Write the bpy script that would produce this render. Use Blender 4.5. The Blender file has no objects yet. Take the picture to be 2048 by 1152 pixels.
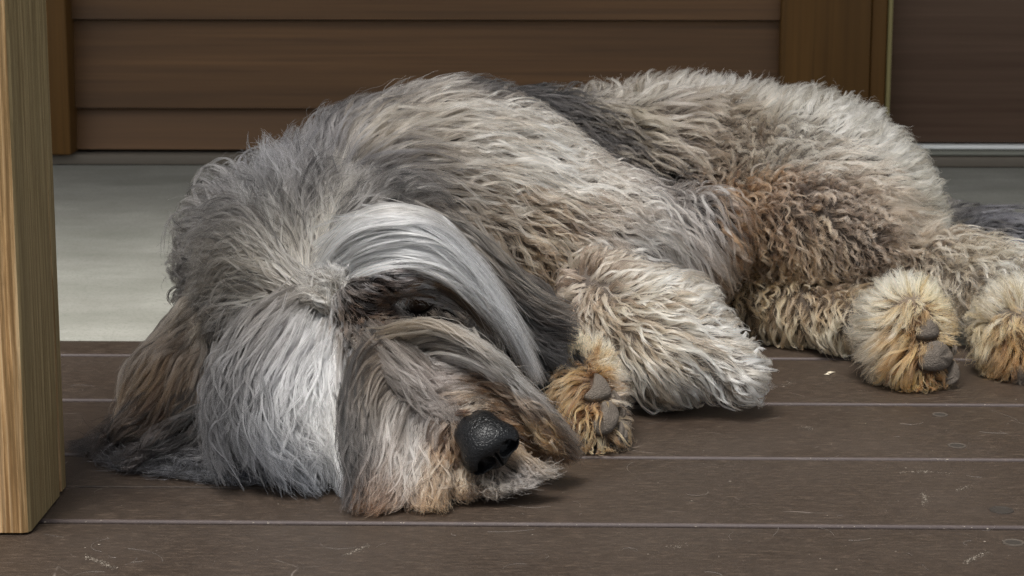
import bpy, bmesh, math, random
import numpy as np
from mathutils import Matrix, Vector, kdtree

random.seed(7)
rng = np.random.default_rng(7)
scene = bpy.context.scene

# ------------------------------------------------------------------ camera
F_PX, W_PX, H_PX = 4260.0, 2048.0, 1152.0
CAM_H, PITCH, YAW = 0.3686, math.radians(10.97), math.radians(1.3)
cam_data = bpy.data.cameras.new('camera')
cam_data.sensor_width = 36.0
cam_data.lens = F_PX / W_PX * 36.0
cam_data.clip_start, cam_data.clip_end = 0.05, 200.0
cam = bpy.data.objects.new('camera', cam_data)
scene.collection.objects.link(cam)
cam.location = (0, 0, CAM_H)
cam.rotation_euler = (math.pi / 2 - PITCH, 0, YAW)
cam_data.dof.use_dof = True
cam_data.dof.focus_distance = 1.38
cam_data.dof.aperture_fstop = 24.0
scene.camera = cam

# ------------------------------------------------------------------ sky, sun, exposure
SUN_EL, SUN_AZ = math.radians(68), math.radians(205)      # azimuth clockwise from +Y: high, behind the camera, a little left
world = bpy.data.worlds.new('World')
scene.world = world
world.use_nodes = True
nt = world.node_tree
nt.nodes.clear()
sky = nt.nodes.new('ShaderNodeTexSky')
sky.sky_type = 'NISHITA'
sky.sun_disc = False
sky.sun_elevation = SUN_EL
sky.sun_rotation = SUN_AZ
sky.air_density = 1.0
sky.dust_density = 3.0
hs = nt.nodes.new('ShaderNodeHueSaturation')
hs.inputs['Saturation'].default_value = 0.22               # cloud cover: a nearly grey sky
bg = nt.nodes.new('ShaderNodeBackground')
bg.inputs['Strength'].default_value = 0.075
wo = nt.nodes.new('ShaderNodeOutputWorld')
nt.links.new(sky.outputs[0], hs.inputs['Color'])
nt.links.new(hs.outputs[0], bg.inputs['Color'])
nt.links.new(bg.outputs[0], wo.inputs['Surface'])
sun_data = bpy.data.lights.new('sun', 'SUN')
sun_data.energy = 1.5
sun_data.angle = math.radians(20)
sun_data.color = (1.0, 0.97, 0.92)
sun = bpy.data.objects.new('sun', sun_data)
scene.collection.objects.link(sun)
sun_dir = Vector((math.sin(SUN_AZ) * math.cos(SUN_EL), math.cos(SUN_AZ) * math.cos(SUN_EL), math.sin(SUN_EL)))
sun.rotation_euler = sun_dir.to_track_quat('Z', 'Y').to_euler()
sun.location = (0, 0, 5)
vs = scene.view_settings
vs.view_transform = 'Standard'
vs.look = 'None'
vs.gamma = 1.0
vs.exposure = 1.32
scene.cycles.max_bounces = 7
scene.cycles.diffuse_bounces = 3
scene.cycles.glossy_bounces = 4
scene.cycles.transmission_bounces = 5
scene.cycles.use_denoising = True
scene.cycles.denoising_input_passes = 'RGB_ALBEDO_NORMAL'
scene.cycles.denoising_prefilter = 'NONE'
scene.cycles.caustics_reflective = False
scene.cycles.caustics_refractive = False
scene.render.film_transparent = False
scene.cycles_curves.shape = 'RIBBONS'

# ------------------------------------------------------------------ pixel <-> place
_e = cam.rotation_euler.to_matrix()
RIGHT, UP, FWD = (np.array(_e @ Vector(v)) for v in ((1, 0, 0), (0, 1, 0), (0, 0, -1)))
CAM = np.array(cam.location)


def ray(px, py):
    return FWD + RIGHT * ((px - W_PX / 2) / F_PX) + UP * ((H_PX / 2 - py) / F_PX)


def P(px, py, z):                       # point seen at a pixel, z metres along the view axis
    return CAM + ray(px, py) * z


def onto(px, py, axis, value):          # point seen at a pixel on an axis-aligned plane
    r = ray(px, py)
    return CAM + r * ((value - CAM[axis]) / r[axis])


def ground(px, py):
    return onto(px, py, 2, 0.0)


# ------------------------------------------------------------------ helpers
def lin(h):
    h = h.lstrip('#')
    c = [int(h[i:i + 2], 16) / 255 for i in (0, 2, 4)]
    return tuple(((v + 0.055) / 1.055) ** 2.4 if v > 0.04045 else v / 12.92 for v in c)


def coat(h):                            # pigment of a strand: scattering between strands lightens it again
    return tuple(k * v ** 1.30 for k, v in zip((1.02, 0.985, 1.05), lin(h)))


def link(o, parent=None):
    scene.collection.objects.link(o)
    if parent:
        o.parent = parent
    return o


def tag(o, label=None, cat=None, group=None, kind=None):
    for k, v in (('label', label), ('category', cat), ('group', group), ('kind', kind)):
        if v:
            o[k] = v
    return o


def mesh_obj(name, verts, faces, mats, parent=None, smooth=False):
    me = bpy.data.meshes.new(name)
    me.from_pydata([tuple(v) for v in verts], [], [tuple(f) for f in faces])
    for m in (mats if isinstance(mats, (list, tuple)) else [mats]):
        me.materials.append(m)
    if smooth:
        me.polygons.foreach_set('use_smooth', [True] * len(me.polygons))
    return link(bpy.data.objects.new(name, me), parent)


def bm_obj(name, bm, mats, parent=None, smooth=False):
    me = bpy.data.meshes.new(name)
    bm.normal_update()
    bm.to_mesh(me)
    bm.free()
    for m in (mats if isinstance(mats, (list, tuple)) else [mats]):
        me.materials.append(m)
    if smooth:
        me.polygons.foreach_set('use_smooth', [True] * len(me.polygons))
    return link(bpy.data.objects.new(name, me), parent)


def box_bm(x0, x1, y0, y1, z0, z1, bevel=0.0, seg=2, bevel_mat=None):
    bm = bmesh.new()
    vs_ = [bm.verts.new(p) for p in ((x0, y0, z0), (x1, y0, z0), (x1, y1, z0), (x0, y1, z0),
                                     (x0, y0, z1), (x1, y0, z1), (x1, y1, z1), (x0, y1, z1))]
    for f in ((0, 3, 2, 1), (4, 5, 6, 7), (0, 1, 5, 4), (1, 2, 6, 5), (2, 3, 7, 6), (3, 0, 4, 7)):
        bm.faces.new([vs_[i] for i in f])
    if bevel:
        old = set(bm.faces)
        r = bmesh.ops.bevel(bm, geom=list(bm.edges), offset=bevel, segments=seg, profile=0.5, affect='EDGES')
        if bevel_mat is not None:
            for f in r['faces']:
                f.material_index = bevel_mat
        for f in bm.faces:
            f.smooth = True
    return bm


class Mat:
    """small node-graph writer around one Principled BSDF"""
    def __init__(self, name, rough=0.6, spec=0.4):
        self.m = bpy.data.materials.new(name)
        self.m.use_nodes = True
        self.t = self.m.node_tree
        self.b = self.t.nodes['Principled BSDF']
        self.b.inputs['Roughness'].default_value = rough
        self.b.inputs['Specular IOR Level'].default_value = spec
        self.co = self.n('ShaderNodeTexCoord')

    def n(self, kind, **kw):
        nd = self.t.nodes.new(kind)
        for k, v in kw.items():
            if hasattr(nd, k):
                setattr(nd, k, v)
            else:
                nd.inputs[k.replace('_', ' ')].default_value = v
        return nd

    def l(self, a, b):
        self.t.links.new(a, b)

    def mapping(self, scale, loc=(0, 0, 0), rot=(0, 0, 0), src='Object'):
        mp = self.n('ShaderNodeMapping')
        mp.inputs['Scale'].default_value = scale
        mp.inputs['Location'].default_value = loc
        mp.inputs['Rotation'].default_value = rot
        self.l(self.co.outputs[src], mp.inputs['Vector'])
        return mp.outputs[0]

    def noise(self, vec, scale, detail=4, rough=0.55, dist=0.0):
        nd = self.n('ShaderNodeTexNoise', Scale=scale, Detail=detail, Roughness=rough, Distortion=dist)
        self.l(vec, nd.inputs['Vector'])
        return nd.outputs['Fac']

    def ramp(self, fac, stops):
        nd = self.n('ShaderNodeValToRGB')
        els = nd.color_ramp.elements
        while len(els) < len(stops):
            els.new(0.5)
        for e, (p, c) in zip(els, stops):
            e.position = p
            e.color = (*c, 1) if len(c) == 3 else c
        self.l(fac, nd.inputs['Fac'])
        return nd.outputs['Color']

    def mix(self, fac, a, b, mode='MIX'):
        nd = self.n('ShaderNodeMix', data_type='RGBA', blend_type=mode)
        for s, v in ((0, fac), (6, a), (7, b)):
            if isinstance(v, (int, float)):
                nd.inputs[s].default_value = v
            elif isinstance(v, tuple):
                nd.inputs[s].default_value = (*v[:3], 1)
            else:
                self.l(v, nd.inputs[s])
        return nd.outputs[2]

    def math(self, op, a, b=0.0):
        nd = self.n('ShaderNodeMath', operation=op)
        for s, v in ((0, a), (1, b)):
            if isinstance(v, (int, float)):
                nd.inputs[s].default_value = v
            else:
                self.l(v, nd.inputs[s])
        return nd.outputs[0]

    def color(self, out):
        if isinstance(out, tuple):
            self.b.inputs['Base Color'].default_value = (*out[:3], 1)
        else:
            self.l(out, self.b.inputs['Base Color'])

    def rough(self, out):
        self.l(out, self.b.inputs['Roughness'])

    def bump(self, h, strength=0.3, dist=0.002):
        nd = self.n('ShaderNodeBump', Strength=strength, Distance=dist)
        self.l(h, nd.inputs['Height'])
        self.l(nd.outputs[0], self.b.inputs['Normal'])


# ------------------------------------------------------------------ materials of the setting
def mat_deck(name, edge=False):
    m = Mat(name, 0.55, 0.35)
    oi = m.n('ShaderNodeObjectInfo')
    sh = m.n('ShaderNodeVectorMath', operation='ADD')
    m.l(m.co.outputs['Object'], sh.inputs[0])
    cx = m.n('ShaderNodeCombineXYZ')
    m.l(m.math('MULTIPLY', oi.outputs['Random'], 37.0), cx.inputs[0])
    m.l(m.math('MULTIPLY', oi.outputs['Random'], 11.0), cx.inputs[1])
    m.l(cx.outputs[0], sh.inputs[1])

    def mp(s, rot=(0, 0, 0)):
        q = m.n('ShaderNodeMapping')
        q.inputs['Scale'].default_value = s
        q.inputs['Rotation'].default_value = rot
        m.l(sh.outputs[0], q.inputs['Vector'])
        return q.outputs[0]
    fine = m.noise(mp((75, 330, 120)), 1.0, 8, 0.92)
    streak = m.noise(mp((9, 60, 20)), 1.0, 5, 0.7)
    blotch = m.noise(mp((7, 7, 7)), 1.0, 4, 0.6)
    base = m.ramp(fine, [(0.36, lin('16110e')), (0.45, lin('2c231b')), (0.54, lin('3c3128')), (0.64, lin('6f6153'))])
    base = m.mix(m.math('MULTIPLY', streak, 0.35), base, lin('3c332e'))
    base = m.mix(m.ramp(blotch, [(0.35, (0, 0, 0)), (0.75, (0.5, 0.5, 0.5))]), base, lin('483e36'))
    # dried pale scuffs and scratches
    scr = m.n('ShaderNodeTexVoronoi', feature='DISTANCE_TO_EDGE', Scale=1.0)
    wv = m.noise(mp((6, 6, 6)), 1.0, 3)
    wmix = m.n('ShaderNodeVectorMath', operation='ADD')
    m.l(mp((13, 30, 10), (0, 0, 0.5)), wmix.inputs[0])
    m.l(wv, wmix.inputs[1])
    m.l(wmix.outputs[0], scr.inputs['Vector'])
    line = m.ramp(scr.outputs['Distance'], [(0.0, (1, 1, 1)), (0.010, (0, 0, 0))])
    gate = m.ramp(m.noise(mp((16, 34, 16)), 1.0, 3), [(0.60, (0, 0, 0)), (0.68, (1, 1, 1))])
    base = m.mix(m.math('MULTIPLY', m.math('MULTIPLY', line, gate), 0.45), base, lin('9a9087'))
    spk = m.n('ShaderNodeTexVoronoi', Scale=1.0)
    m.l(mp((260, 300, 260)), spk.inputs['Vector'])
    sp = m.ramp(spk.outputs['Distance'], [(0.0, (1, 1, 1)), (0.12, (0, 0, 0))])
    sg = m.ramp(m.noise(mp((45, 45, 45)), 1.0, 2), [(0.55, (0, 0, 0)), (0.66, (1, 1, 1))])
    base = m.mix(m.math('MULTIPLY', m.math('MULTIPLY', sp, sg), 0.5), base, lin('a8a097'))
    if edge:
        base = m.mix(0.6, base, lin('544b4b'))  # sky sheen on the rounded board lips, painted in as a tint
    m.color(base)
    m.rough(m.ramp(blotch, [(0.3, (0.42,) * 3), (0.7, (0.62,) * 3)]))
    m.bump(m.math('ADD', fine, m.math('MULTIPLY', streak, 0.8)), 0.35, 0.0012)
    return m.m


def mat_wood(name, c0, c1, c2, axis, fine_scale, rough=0.5, knots=True, ring=False):
    """stained or raw timber, grain along the given axis"""
    m = Mat(name, rough, 0.3)
    lo, hi = 2.0, fine_scale
    sc = [hi, hi, hi]
    sc[axis] = lo
    v = m.mapping(tuple(sc))
    grain = m.noise(v, 1.0, 6, 0.65, 0.6)
    sc2 = [hi * 0.16] * 3
    sc2[axis] = 1.1
    big = m.noise(m.mapping(tuple(sc2), (3, 5, 1)), 1.0, 3, 0.5)
    col = m.ramp(grain, [(0.28, c0), (0.5, c1), (0.75, c2)])
    col = m.mix(m.ramp(big, [(0.35, (0, 0, 0)), (0.7, (0.75,) * 3)]), col, c0)
    oi = m.n('ShaderNodeObjectInfo')
    hsv = m.n('ShaderNodeHueSaturation')
    m.l(m.math('ADD', m.math('MULTIPLY', oi.outputs['Random'], 0.35), 0.82), hsv.inputs['Value'])
    m.l(col, hsv.inputs['Color'])
    m.color(hsv.outputs[0])
    m.bump(grain, 0.25, 0.0008)
    return m.m


def mat_post():
    m = Mat('post_pine', 0.7, 0.25)
    g = m.n('ShaderNodeNewGeometry')
    fine = m.noise(m.mapping((430, 430, 16)), 1.0, 6, 0.75, 0.4)
    mid = m.noise(m.mapping((330, 330, 5.0), (1, 4, 2)), 1.0, 6, 0.7, 0.5)
    big = m.noise(m.mapping((26, 26, 3)), 1.0, 4, 0.55)
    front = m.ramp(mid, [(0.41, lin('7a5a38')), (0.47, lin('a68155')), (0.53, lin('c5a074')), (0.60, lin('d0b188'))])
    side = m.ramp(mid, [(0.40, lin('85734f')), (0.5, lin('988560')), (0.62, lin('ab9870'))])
    sep = m.n('ShaderNodeSeparateXYZ')
    m.l(g.outputs['Normal'], sep.inputs[0])
    wv_ = m.n('ShaderNodeTexWave', wave_type='BANDS', bands_direction='X', Scale=78.0, Distortion=2.2, Detail=5.0)
    wv_.inputs['Detail Scale'].default_value = 0.6
    wv_.inputs['Detail Roughness'].default_value = 0.65
    m.l(m.mapping((1, 1, 0.06), (0.3, 0.1, 0), (0, 0, 0.6)), wv_.inputs['Vector'])
    rib = m.ramp(wv_.outputs['Fac'], [(0.10, (1, 1, 1)), (0.45, (0, 0, 0))])
    front = m.mix(m.math('MULTIPLY', rib, 0.55), front, lin('6a4c2b'))
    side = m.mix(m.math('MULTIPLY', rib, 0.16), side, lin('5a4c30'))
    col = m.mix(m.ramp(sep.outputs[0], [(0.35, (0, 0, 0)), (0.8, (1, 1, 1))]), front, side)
    col = m.mix(m.math('MULTIPLY', m.ramp(fine, [(0.38, (1, 1, 1)), (0.56, (0, 0, 0))]), 0.6), col, lin('5f482a'))
    col = m.mix(m.ramp(big, [(0.45, (0, 0, 0)), (0.75, (0.5,) * 3)]), col, lin('77694a'))
    m.color(col)
    m.bump(m.math('ADD', fine, m.math('MULTIPLY', mid, 1.2)), 0.55, 0.0015)
    return m.m


def mat_concrete():
    m = Mat('concrete', 0.85, 0.25)
    a = m.noise(m.mapping((9, 9, 9)), 1.0, 6, 0.6)
    b = m.noise(m.mapping((5, 14, 3)), 1.0, 6, 0.65)
    c = m.noise(m.mapping((420, 420, 420)), 1.0, 3, 0.6)
    col = m.ramp(a, [(0.3, lin('8b8a82')), (0.55, lin('9a9991')), (0.75, lin('a6a59d'))])
    col = m.mix(m.ramp(b, [(0.35, (0, 0, 0)), (0.7, (0.55,) * 3)]), col, lin('76786e'))
    col = m.mix(m.math('MULTIPLY', m.ramp(c, [(0.35, (1, 1, 1)), (0.5, (0, 0, 0))]), 0.3), col, lin('606258'))
    m.color(col)
    m.bump(m.math('ADD', c, a), 0.25, 0.001)
    return m.m


def mat_plain(name, col, rough=0.5, metal=0.0, spec=0.4, var=0.15):
    m = Mat(name, rough, spec)
    m.b.inputs['Metallic'].default_value = metal
    n_ = m.noise(m.mapping((60, 60, 60)), 1.0, 4)
    m.color(m.mix(m.math('MULTIPLY', n_, var * 2), col, tuple(c * 0.55 for c in col)))
    return m.m


M_DECK = mat_deck('deck_paint')
M_EDGE = mat_deck('deck_sheen_edge', True)
M_SIDING = mat_wood('stained_siding', lin('4c351d'), lin('614427'), lin('725231'), 0, 120, 0.5)
M_TRIM = mat_wood('stained_trim', lin('533a1c'), lin('6a4b24'), lin('79572d'), 2, 120, 0.42)
M_DOOR = mat_wood('door_timber', lin('4a372b'), lin('574437'), lin('634e40'), 0, 90, 0.5)
M_POST = mat_post()
M_CONC = mat_concrete()
M_ALU = mat_plain('sill_aluminium', lin('eeefec'), 0.35, 0.0)
M_SILL = mat_plain('sill_grey', lin('7f7f74'), 0.6)
M_PLINTH = mat_plain('plinth_grey_brown', lin('6a6257'), 0.75)  # grey-brown all over, slightly mottled
M_BEAD = mat_plain('bead_olive', lin('8d8258'), 0.5)
M_DARK = mat_plain('dark_gap', lin('15110e'), 0.9)

# ------------------------------------------------------------------ the setting
PITCHB, GAP, BTH = 0.145, 0.0060, 0.028
DX0, DX1 = -0.95, 1.05
y_ref = ground(1600, 1050)[1]                       # front edge of the board whose lip shows at y = 1046
slab_y = ground(1000, 684)[1]
strip_y = ground(1000, 715)[1]

deck = link(bpy.data.objects.new('deck', None))
tag(deck, kind='structure')
BOARD_Y = []


def deck_board(x0, x1, y0, y1, split=None):
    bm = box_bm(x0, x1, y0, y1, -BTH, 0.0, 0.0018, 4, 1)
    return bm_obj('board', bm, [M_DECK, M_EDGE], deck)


# boards counted from the one just behind the reference joint
for k in range(-5, 4):
    y0 = y_ref + k * PITCHB
    y1 = y0 + PITCHB - GAP
    if y1 > strip_y + 0.02:
        break
    if k == 0:
        # near the post the board is notched and a ripped piece fills the notch
        xs = P(800, 900, 1.3)[0]
        ym = ground(130, 973)[1]
        bm = bmesh.new()
        pr_ = [(DX0, y0), (DX1, y0), (DX1, y1), (xs + 0.003, y1), (xs + 0.003, ym - 0.0024), (DX0, ym - 0.0024)]
        lo4 = [bm.verts.new((x, y, -BTH)) for x, y in pr_]
        hi4 = [bm.verts.new((x, y, 0.0)) for x, y in pr_]
        bm.faces.new(hi4)
        bm.faces.new(list(reversed(lo4)))
        for i in range(6):
            bm.faces.new((lo4[i], lo4[(i + 1) % 6], hi4[(i + 1) % 6], hi4[i]))
        lip = [e for e in bm.edges if all(v.co.z > -0.001 for v in e.verts) and all(abs(v.co.y - y0) < 1e-5 for v in e.verts)]
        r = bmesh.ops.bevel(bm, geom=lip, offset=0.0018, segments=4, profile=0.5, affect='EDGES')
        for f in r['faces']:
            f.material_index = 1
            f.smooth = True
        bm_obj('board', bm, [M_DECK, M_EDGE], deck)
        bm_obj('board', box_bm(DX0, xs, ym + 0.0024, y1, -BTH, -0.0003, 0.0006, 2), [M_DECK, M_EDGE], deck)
    else:
        deck_board(DX0, DX1, y0, y1)
    BOARD_Y.append((y0, y1))
last_y1 = BOARD_Y[-1][1]
deck_board(DX0, DX1, last_y1 + GAP, slab_y - 0.002)
bm_joist = box_bm(DX0, DX1, y_ref - 5 * PITCHB, slab_y, -0.09, -BTH - 0.004)
bm_obj('joist_bed', bm_joist, M_DARK, deck)
slab = bm_obj('concrete_slab', box_bm(-1.6, 1.9, slab_y, 3.6, -0.12, 0.001, 0.003, 2), M_CONC)
tag(slab, kind='structure')
ground_o = bm_obj('ground', box_bm(-60, 60, -60, 60, -0.5, -0.35), mat_plain('lawn_soil', lin('5c6247'), 0.95))
tag(ground_o, kind='structure')

plinth_y = ground(700, 334)[1]
wall_y = plinth_y + 0.035
PL_H = onto(700, 311, 1, plinth_y)[2]
tag(bm_obj('plinth', box_bm(-1.5, 1.9, plinth_y, wall_y + 0.10, 0.0015, PL_H, 0.002), M_PLINTH), kind='structure')

# the roof the post carries; it keeps the wall and the back of the slab in shade
tag(bm_obj('porch_roof', box_bm(-3.2, 3.4, 1.22, 3.4, 2.3, 2.4), mat_plain('roof_soffit', lin('8a7a63'), 0.7)), kind='structure')

# timber wall: siding boards, corner jamb, trim post, door
wall = link(bpy.data.objects.new('house_wall', None))
tag(wall, 'dark brown stained timber house wall of wide horizontal boards behind the dog', 'wall')
jx1 = onto(145, 200, 1, wall_y)[0]
tx0 = onto(1557, 150, 1, wall_y)[0]
z_b = PL_H + 0.002
z_j1 = onto(700, 219, 1, wall_y)[2]
z_j2 = onto(700, 42, 1, wall_y)[2]
bh = z_j2 - z_j1
zt = z_b
edges = [z_b, z_j1] + [z_j1 + bh * i for i in range(1, 9)]
for a, b in zip(edges[:-1], edges[1:]):
    # weatherboard: the lower edge stands proud of the board below
    x0, x1 = jx1 - 0.10, tx0 + 0.02
    t0, t1 = 0.016, 0.004
    v = [(x0, wall_y - t0, a + 0.003), (x1, wall_y - t0, a + 0.003), (x1, wall_y - t1, b + 0.001), (x0, wall_y - t1, b + 0.001),
         (x0, wall_y + 0.02, a + 0.003), (x1, wall_y + 0.02, a + 0.003), (x1, wall_y + 0.02, b + 0.001), (x0, wall_y + 0.02, b + 0.001)]
    f = [(0, 1, 2, 3), (1, 0, 4, 5), (3, 2, 6, 7), (0, 3, 7, 4), (2, 1, 5, 6), (5, 4, 7, 6)]
    o = mesh_obj('board', v, f, M_SIDING, wall)
bm_obj('backing', box_bm(-1.6, 1.9, wall_y + 0.025, wall_y + 0.09, PL_H + 0.003, 1.2), M_DARK, wall)
jy = wall_y - 0.05
jx_r = onto(134, 100, 1, jy)[0]
bm_obj('corner_board', box_bm(jx_r - 0.095, jx_r, jy, wall_y + 0.02, PL_H + 0.0015, 1.2, 0.002), M_TRIM, wall)
for i in range(3):          # plain boards left of the corner board
    bm_obj('board', box_bm(-1.55, jx_r - 0.098, wall_y - 0.012, wall_y + 0.02, z_b + i * 0.39, z_b + i * 0.39 + 0.385, 0.002), M_SIDING, wall)
ty = wall_y - 0.03
tX0 = onto(1561, 100, 1, ty)[0]
tX1 = onto(1741, 100, 1, ty)[0]
tX2 = onto(1775, 100, 1, ty)[0]
bm_obj('trim_board', box_bm(tX0, tX1, ty, wall_y + 0.02, PL_H + 0.0015, 1.2, 0.0025), M_TRIM, wall)
bm_obj('trim_board', box_bm(tX1 + 0.001, tX2, ty + 0.006, wall_y + 0.02, PL_H + 0.0015, 1.2, 0.002), M_TRIM, wall)
bm_obj('bead', box_bm(tX2 + 0.0005, tX2 + 0.006, ty + 0.002, wall_y + 0.02, PL_H + 0.0015, 1.2, 0.002), M_BEAD, wall)

door = link(bpy.data.objects.new('door', None))
tag(door, 'plain dark brown timber door with an aluminium sill at the right edge', 'door')
dz = onto(1950, 289, 1, wall_y)[2]
dx0 = tX2 + 0.0065
bm_obj('door_leaf', box_bm(dx0, 1.6, wall_y + 0.004, wall_y + 0.022, dz + 0.002, 1.2, 0.001), M_DOOR, door)
s_top = onto(1950, 296, 1, wall_y - 0.012)[2]
bm_obj('sill_strip', box_bm(dx0, 1.6, wall_y - 0.012, wall_y + 0.022, s_top - 0.002, dz, 0.0015), M_ALU, door)
bm_obj('sill', box_bm(dx0, 1.6, wall_y - 0.03, wall_y + 0.022, PL_H + 0.001, s_top - 0.003, 0.002), M_SILL, door)

# porch post with a drying crack down its side
pc = ground(67, 1071)
pb = ground(131, 974)
px1 = (pc[0] + pb[0]) / 2
py0, py1 = pc[1], pb[1]
pxl = px1 - 0.098
bm = bmesh.new()
cy = py1 - 0.020
r_ = 0.004
prof = [(pxl, py0), (px1 - r_, py0), (px1 - r_ * 0.3, py0 + r_ * 0.3), (px1, py0 + r_),
        (px1, cy - 0.0030), (px1 - 0.014, cy - 0.0004), (px1 - 0.014, cy + 0.0004), (px1 - 0.0008, cy + 0.0030),
        (px1 - 0.0008, py1 - r_), (px1 - r_, py1), (pxl, py1)]
NZ = 60
rings = []
for k in range(NZ + 1):
    z = 0.0015 + 1.3 * k / NZ
    wob = 0.0012 * math.sin(z * 23) + 0.0008 * math.sin(z * 61 + 1)
    wid = 1.0 + 0.6 * math.sin(z * 9 + 2)
    ring_ = []
    for i, (x, y) in enumerate(prof):
        if 4 <= i <= 7:
            y = cy + (y - cy) * max(0.25, wid) + wob + 0.004 * math.sin(z * 3)
        ring_.append(bm.verts.new((x, y, z)))
    rings.append(ring_)
for a, b in zip(rings[:-1], rings[1:]):
    n_ = len(a)
    for i in range(n_):
        bm.faces.new((a[i], a[(i + 1) % n_], b[(i + 1) % n_], b[i]))
bm.faces.new(rings[-1])
bm.faces.new(list(reversed(rings[0])))
post = bm_obj('porch_post', bm, M_POST)
tag(post, 'square weathered pine porch post standing on the deck at the left edge', 'post')

# ------------------------------------------------------------------ the dog: body shape as a distance field
SCALE = lambda z: z / F_PX


class Prim:
    def __init__(self, grp, a, b=None, ra=0, rb=0, ell=None, rot=None, k=0.018):
        self.g, self.a, self.b, self.ra, self.rb, self.ell, self.rot, self.k = grp, a, b, ra, rb, ell, rot, k

    def d(self, p):
        if self.ell is not None:
            q = p - self.a
            if self.rot is not None:
                q = q @ self.rot
            k0 = np.sqrt(((q / self.ell) ** 2).sum(-1)) + 1e-9
            k1 = np.sqrt(((q / self.ell ** 2) ** 2).sum(-1)) + 1e-9
            return k0 * (k0 - 1.0) / k1
        ab = self.b - self.a
        pa = p - self.a
        t = np.clip((pa @ ab) / (ab @ ab), 0, 1)
        return np.linalg.norm(pa - t[..., None] * ab, axis=-1) - (self.ra + (self.rb - self.ra) * t)


PR = []


def cap(g, x0, y0, z0, r0, x1, y1, z1, r1, k=0.018):
    PR.append(Prim(g, P(x0, y0, z0), P(x1, y1, z1), r0 * SCALE(z0), r1 * SCALE(z1), k=k))


VIEW = np.stack([RIGHT, UP, FWD], 1)


def ell(g, x, y, z, rx, ry, rz, ang=0.0, k=0.018):
    """ellipsoid with radii in pixels across and up the picture and along the view; ang turns it clockwise"""
    c, s = math.cos(math.radians(ang)), math.sin(math.radians(ang))
    ax = RIGHT * c - UP * s
    ay = RIGHT * s + UP * c
    PR.append(Prim(g, P(x, y, z), ell=np.array([rx, ry, rz]) * SCALE(z), rot=np.stack([ax, ay, FWD], 1), k=k))


# trunk
cap('T', 765, 412, 1.62, 180, 930, 420, 1.68, 212, 0.03)
cap('T', 930, 420, 1.68, 212, 1200, 520, 1.66, 165, 0.03)
cap('T', 900, 385, 1.82, 180, 1400, 385, 1.87, 192, 0.03)
cap('T', 1400, 385, 1.87, 192, 1590, 400, 1.83, 195, 0.03)
ell('T', 1660, 430, 1.79, 205, 185, 190, 25, 0.03)
ell('T', 1630, 470, 1.72, 175, 105, 120, 12, 0.03)
ell('T', 1390, 490, 1.67, 85, 110, 90, 30, 0.012)
# neck and ruff
cap('N', 585, 442, 1.56, 105, 600, 520, 1.50, 150, 0.03)
ell('N', 475, 490, 1.55, 80, 125, 110, 0, 0.02)
ell('N', 480, 600, 1.52, 90, 120, 100, 0, 0.02)
# head
ell('H', 640, 600, 1.455, 165, 165, 190, 0, 0.02)
ell('H', 590, 740, 1.40, 140, 150, 150, 0, 0.02)
ell('H', 880, 690, 1.435, 120, 110, 120, 20, 0.02)
cap('H', 730, 690, 1.375, 90, 930, 840, 1.285, 52, 0.02)
cap('H', 800, 800, 1.36, 105, 900, 915, 1.295, 58, 0.02)
ell('H', 1000, 850, 1.315, 95, 62, 90, 35, 0.012)
cap('H', 700, 592, 1.352, 26, 800, 548, 1.350, 28, 0.02)
cap('H', 800, 548, 1.345, 30, 930, 585, 1.375, 24, 0.012)
# ears
cap('EL', 400, 660, 1.47, 62, 330, 770, 1.42, 66, 0.012)
cap('EL', 330, 770, 1.42, 66, 270, 860, 1.37, 30, 0.012)
cap('EL', 430, 860, 1.375, 50, 330, 885, 1.345, 28, 0.012)
cap('ER', 930, 520, 1.475, 45, 1040, 620, 1.45, 52, 0.01)
cap('ER', 1040, 620, 1.45, 52, 1095, 730, 1.42, 34, 0.01)
# fore limbs
cap('F', 1195, 575, 1.53, 62, 1340, 670, 1.50, 100, 0.012)
cap('F', 1340, 670, 1.50, 100, 1480, 748, 1.47, 42, 0.012)
cap('F', 1230, 640, 1.51, 80, 1330, 720, 1.48, 72, 0.012)
cap('P', 1172, 730, 1.435, 42, 1180, 800, 1.41, 52, 0.008)
cap('P', 1180, 800, 1.41, 52, 1195, 860, 1.392, 46, 0.008)
# hind limbs
cap('L', 1420, 600, 1.74, 50, 1600, 628, 1.70, 52, 0.012)
cap('L', 1600, 628, 1.70, 52, 1770, 650, 1.63, 55, 0.012)
ell('Q', 1815, 660, 1.575, 78, 92, 80, 0, 0.012)
ell('Q', 1830, 725, 1.56, 60, 58, 55, 0, 0.012)
cap('S', 1840, 535, 1.74, 70, 2060, 590, 1.66, 72, 0.014)
ell('R', 2045, 660, 1.60, 78, 88, 80, 0, 0.012)
ell('R', 2060, 715, 1.585, 60, 52, 55, 0, 0.012)
cap('Z', 1860, 480, 1.95, 60, 2010, 500, 1.95, 50, 0.012)
cap('Z', 2010, 500, 1.95, 50, 2200, 500, 1.96, 40, 0.012)


def sdf(p, prims=None):
    out = None
    for pr in (prims or PR):
        d = pr.d(p)
        if out is None:
            out = d
        else:
            k = pr.k
            h = np.clip(0.5 + 0.5 * (out - d) / k, 0, 1)
            out = out * (1 - h) + d * h - k * h * (1 - h)
    # nothing sinks into the deck
    fl = 0.003 - p[..., 2]
    return np.maximum(out, fl)


GROUPS = []
for pr in PR:
    if pr.g not in GROUPS:
        GROUPS.append(pr.g)
GP = {g: [q for q in PR if q.g == g] for g in GROUPS}


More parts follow.
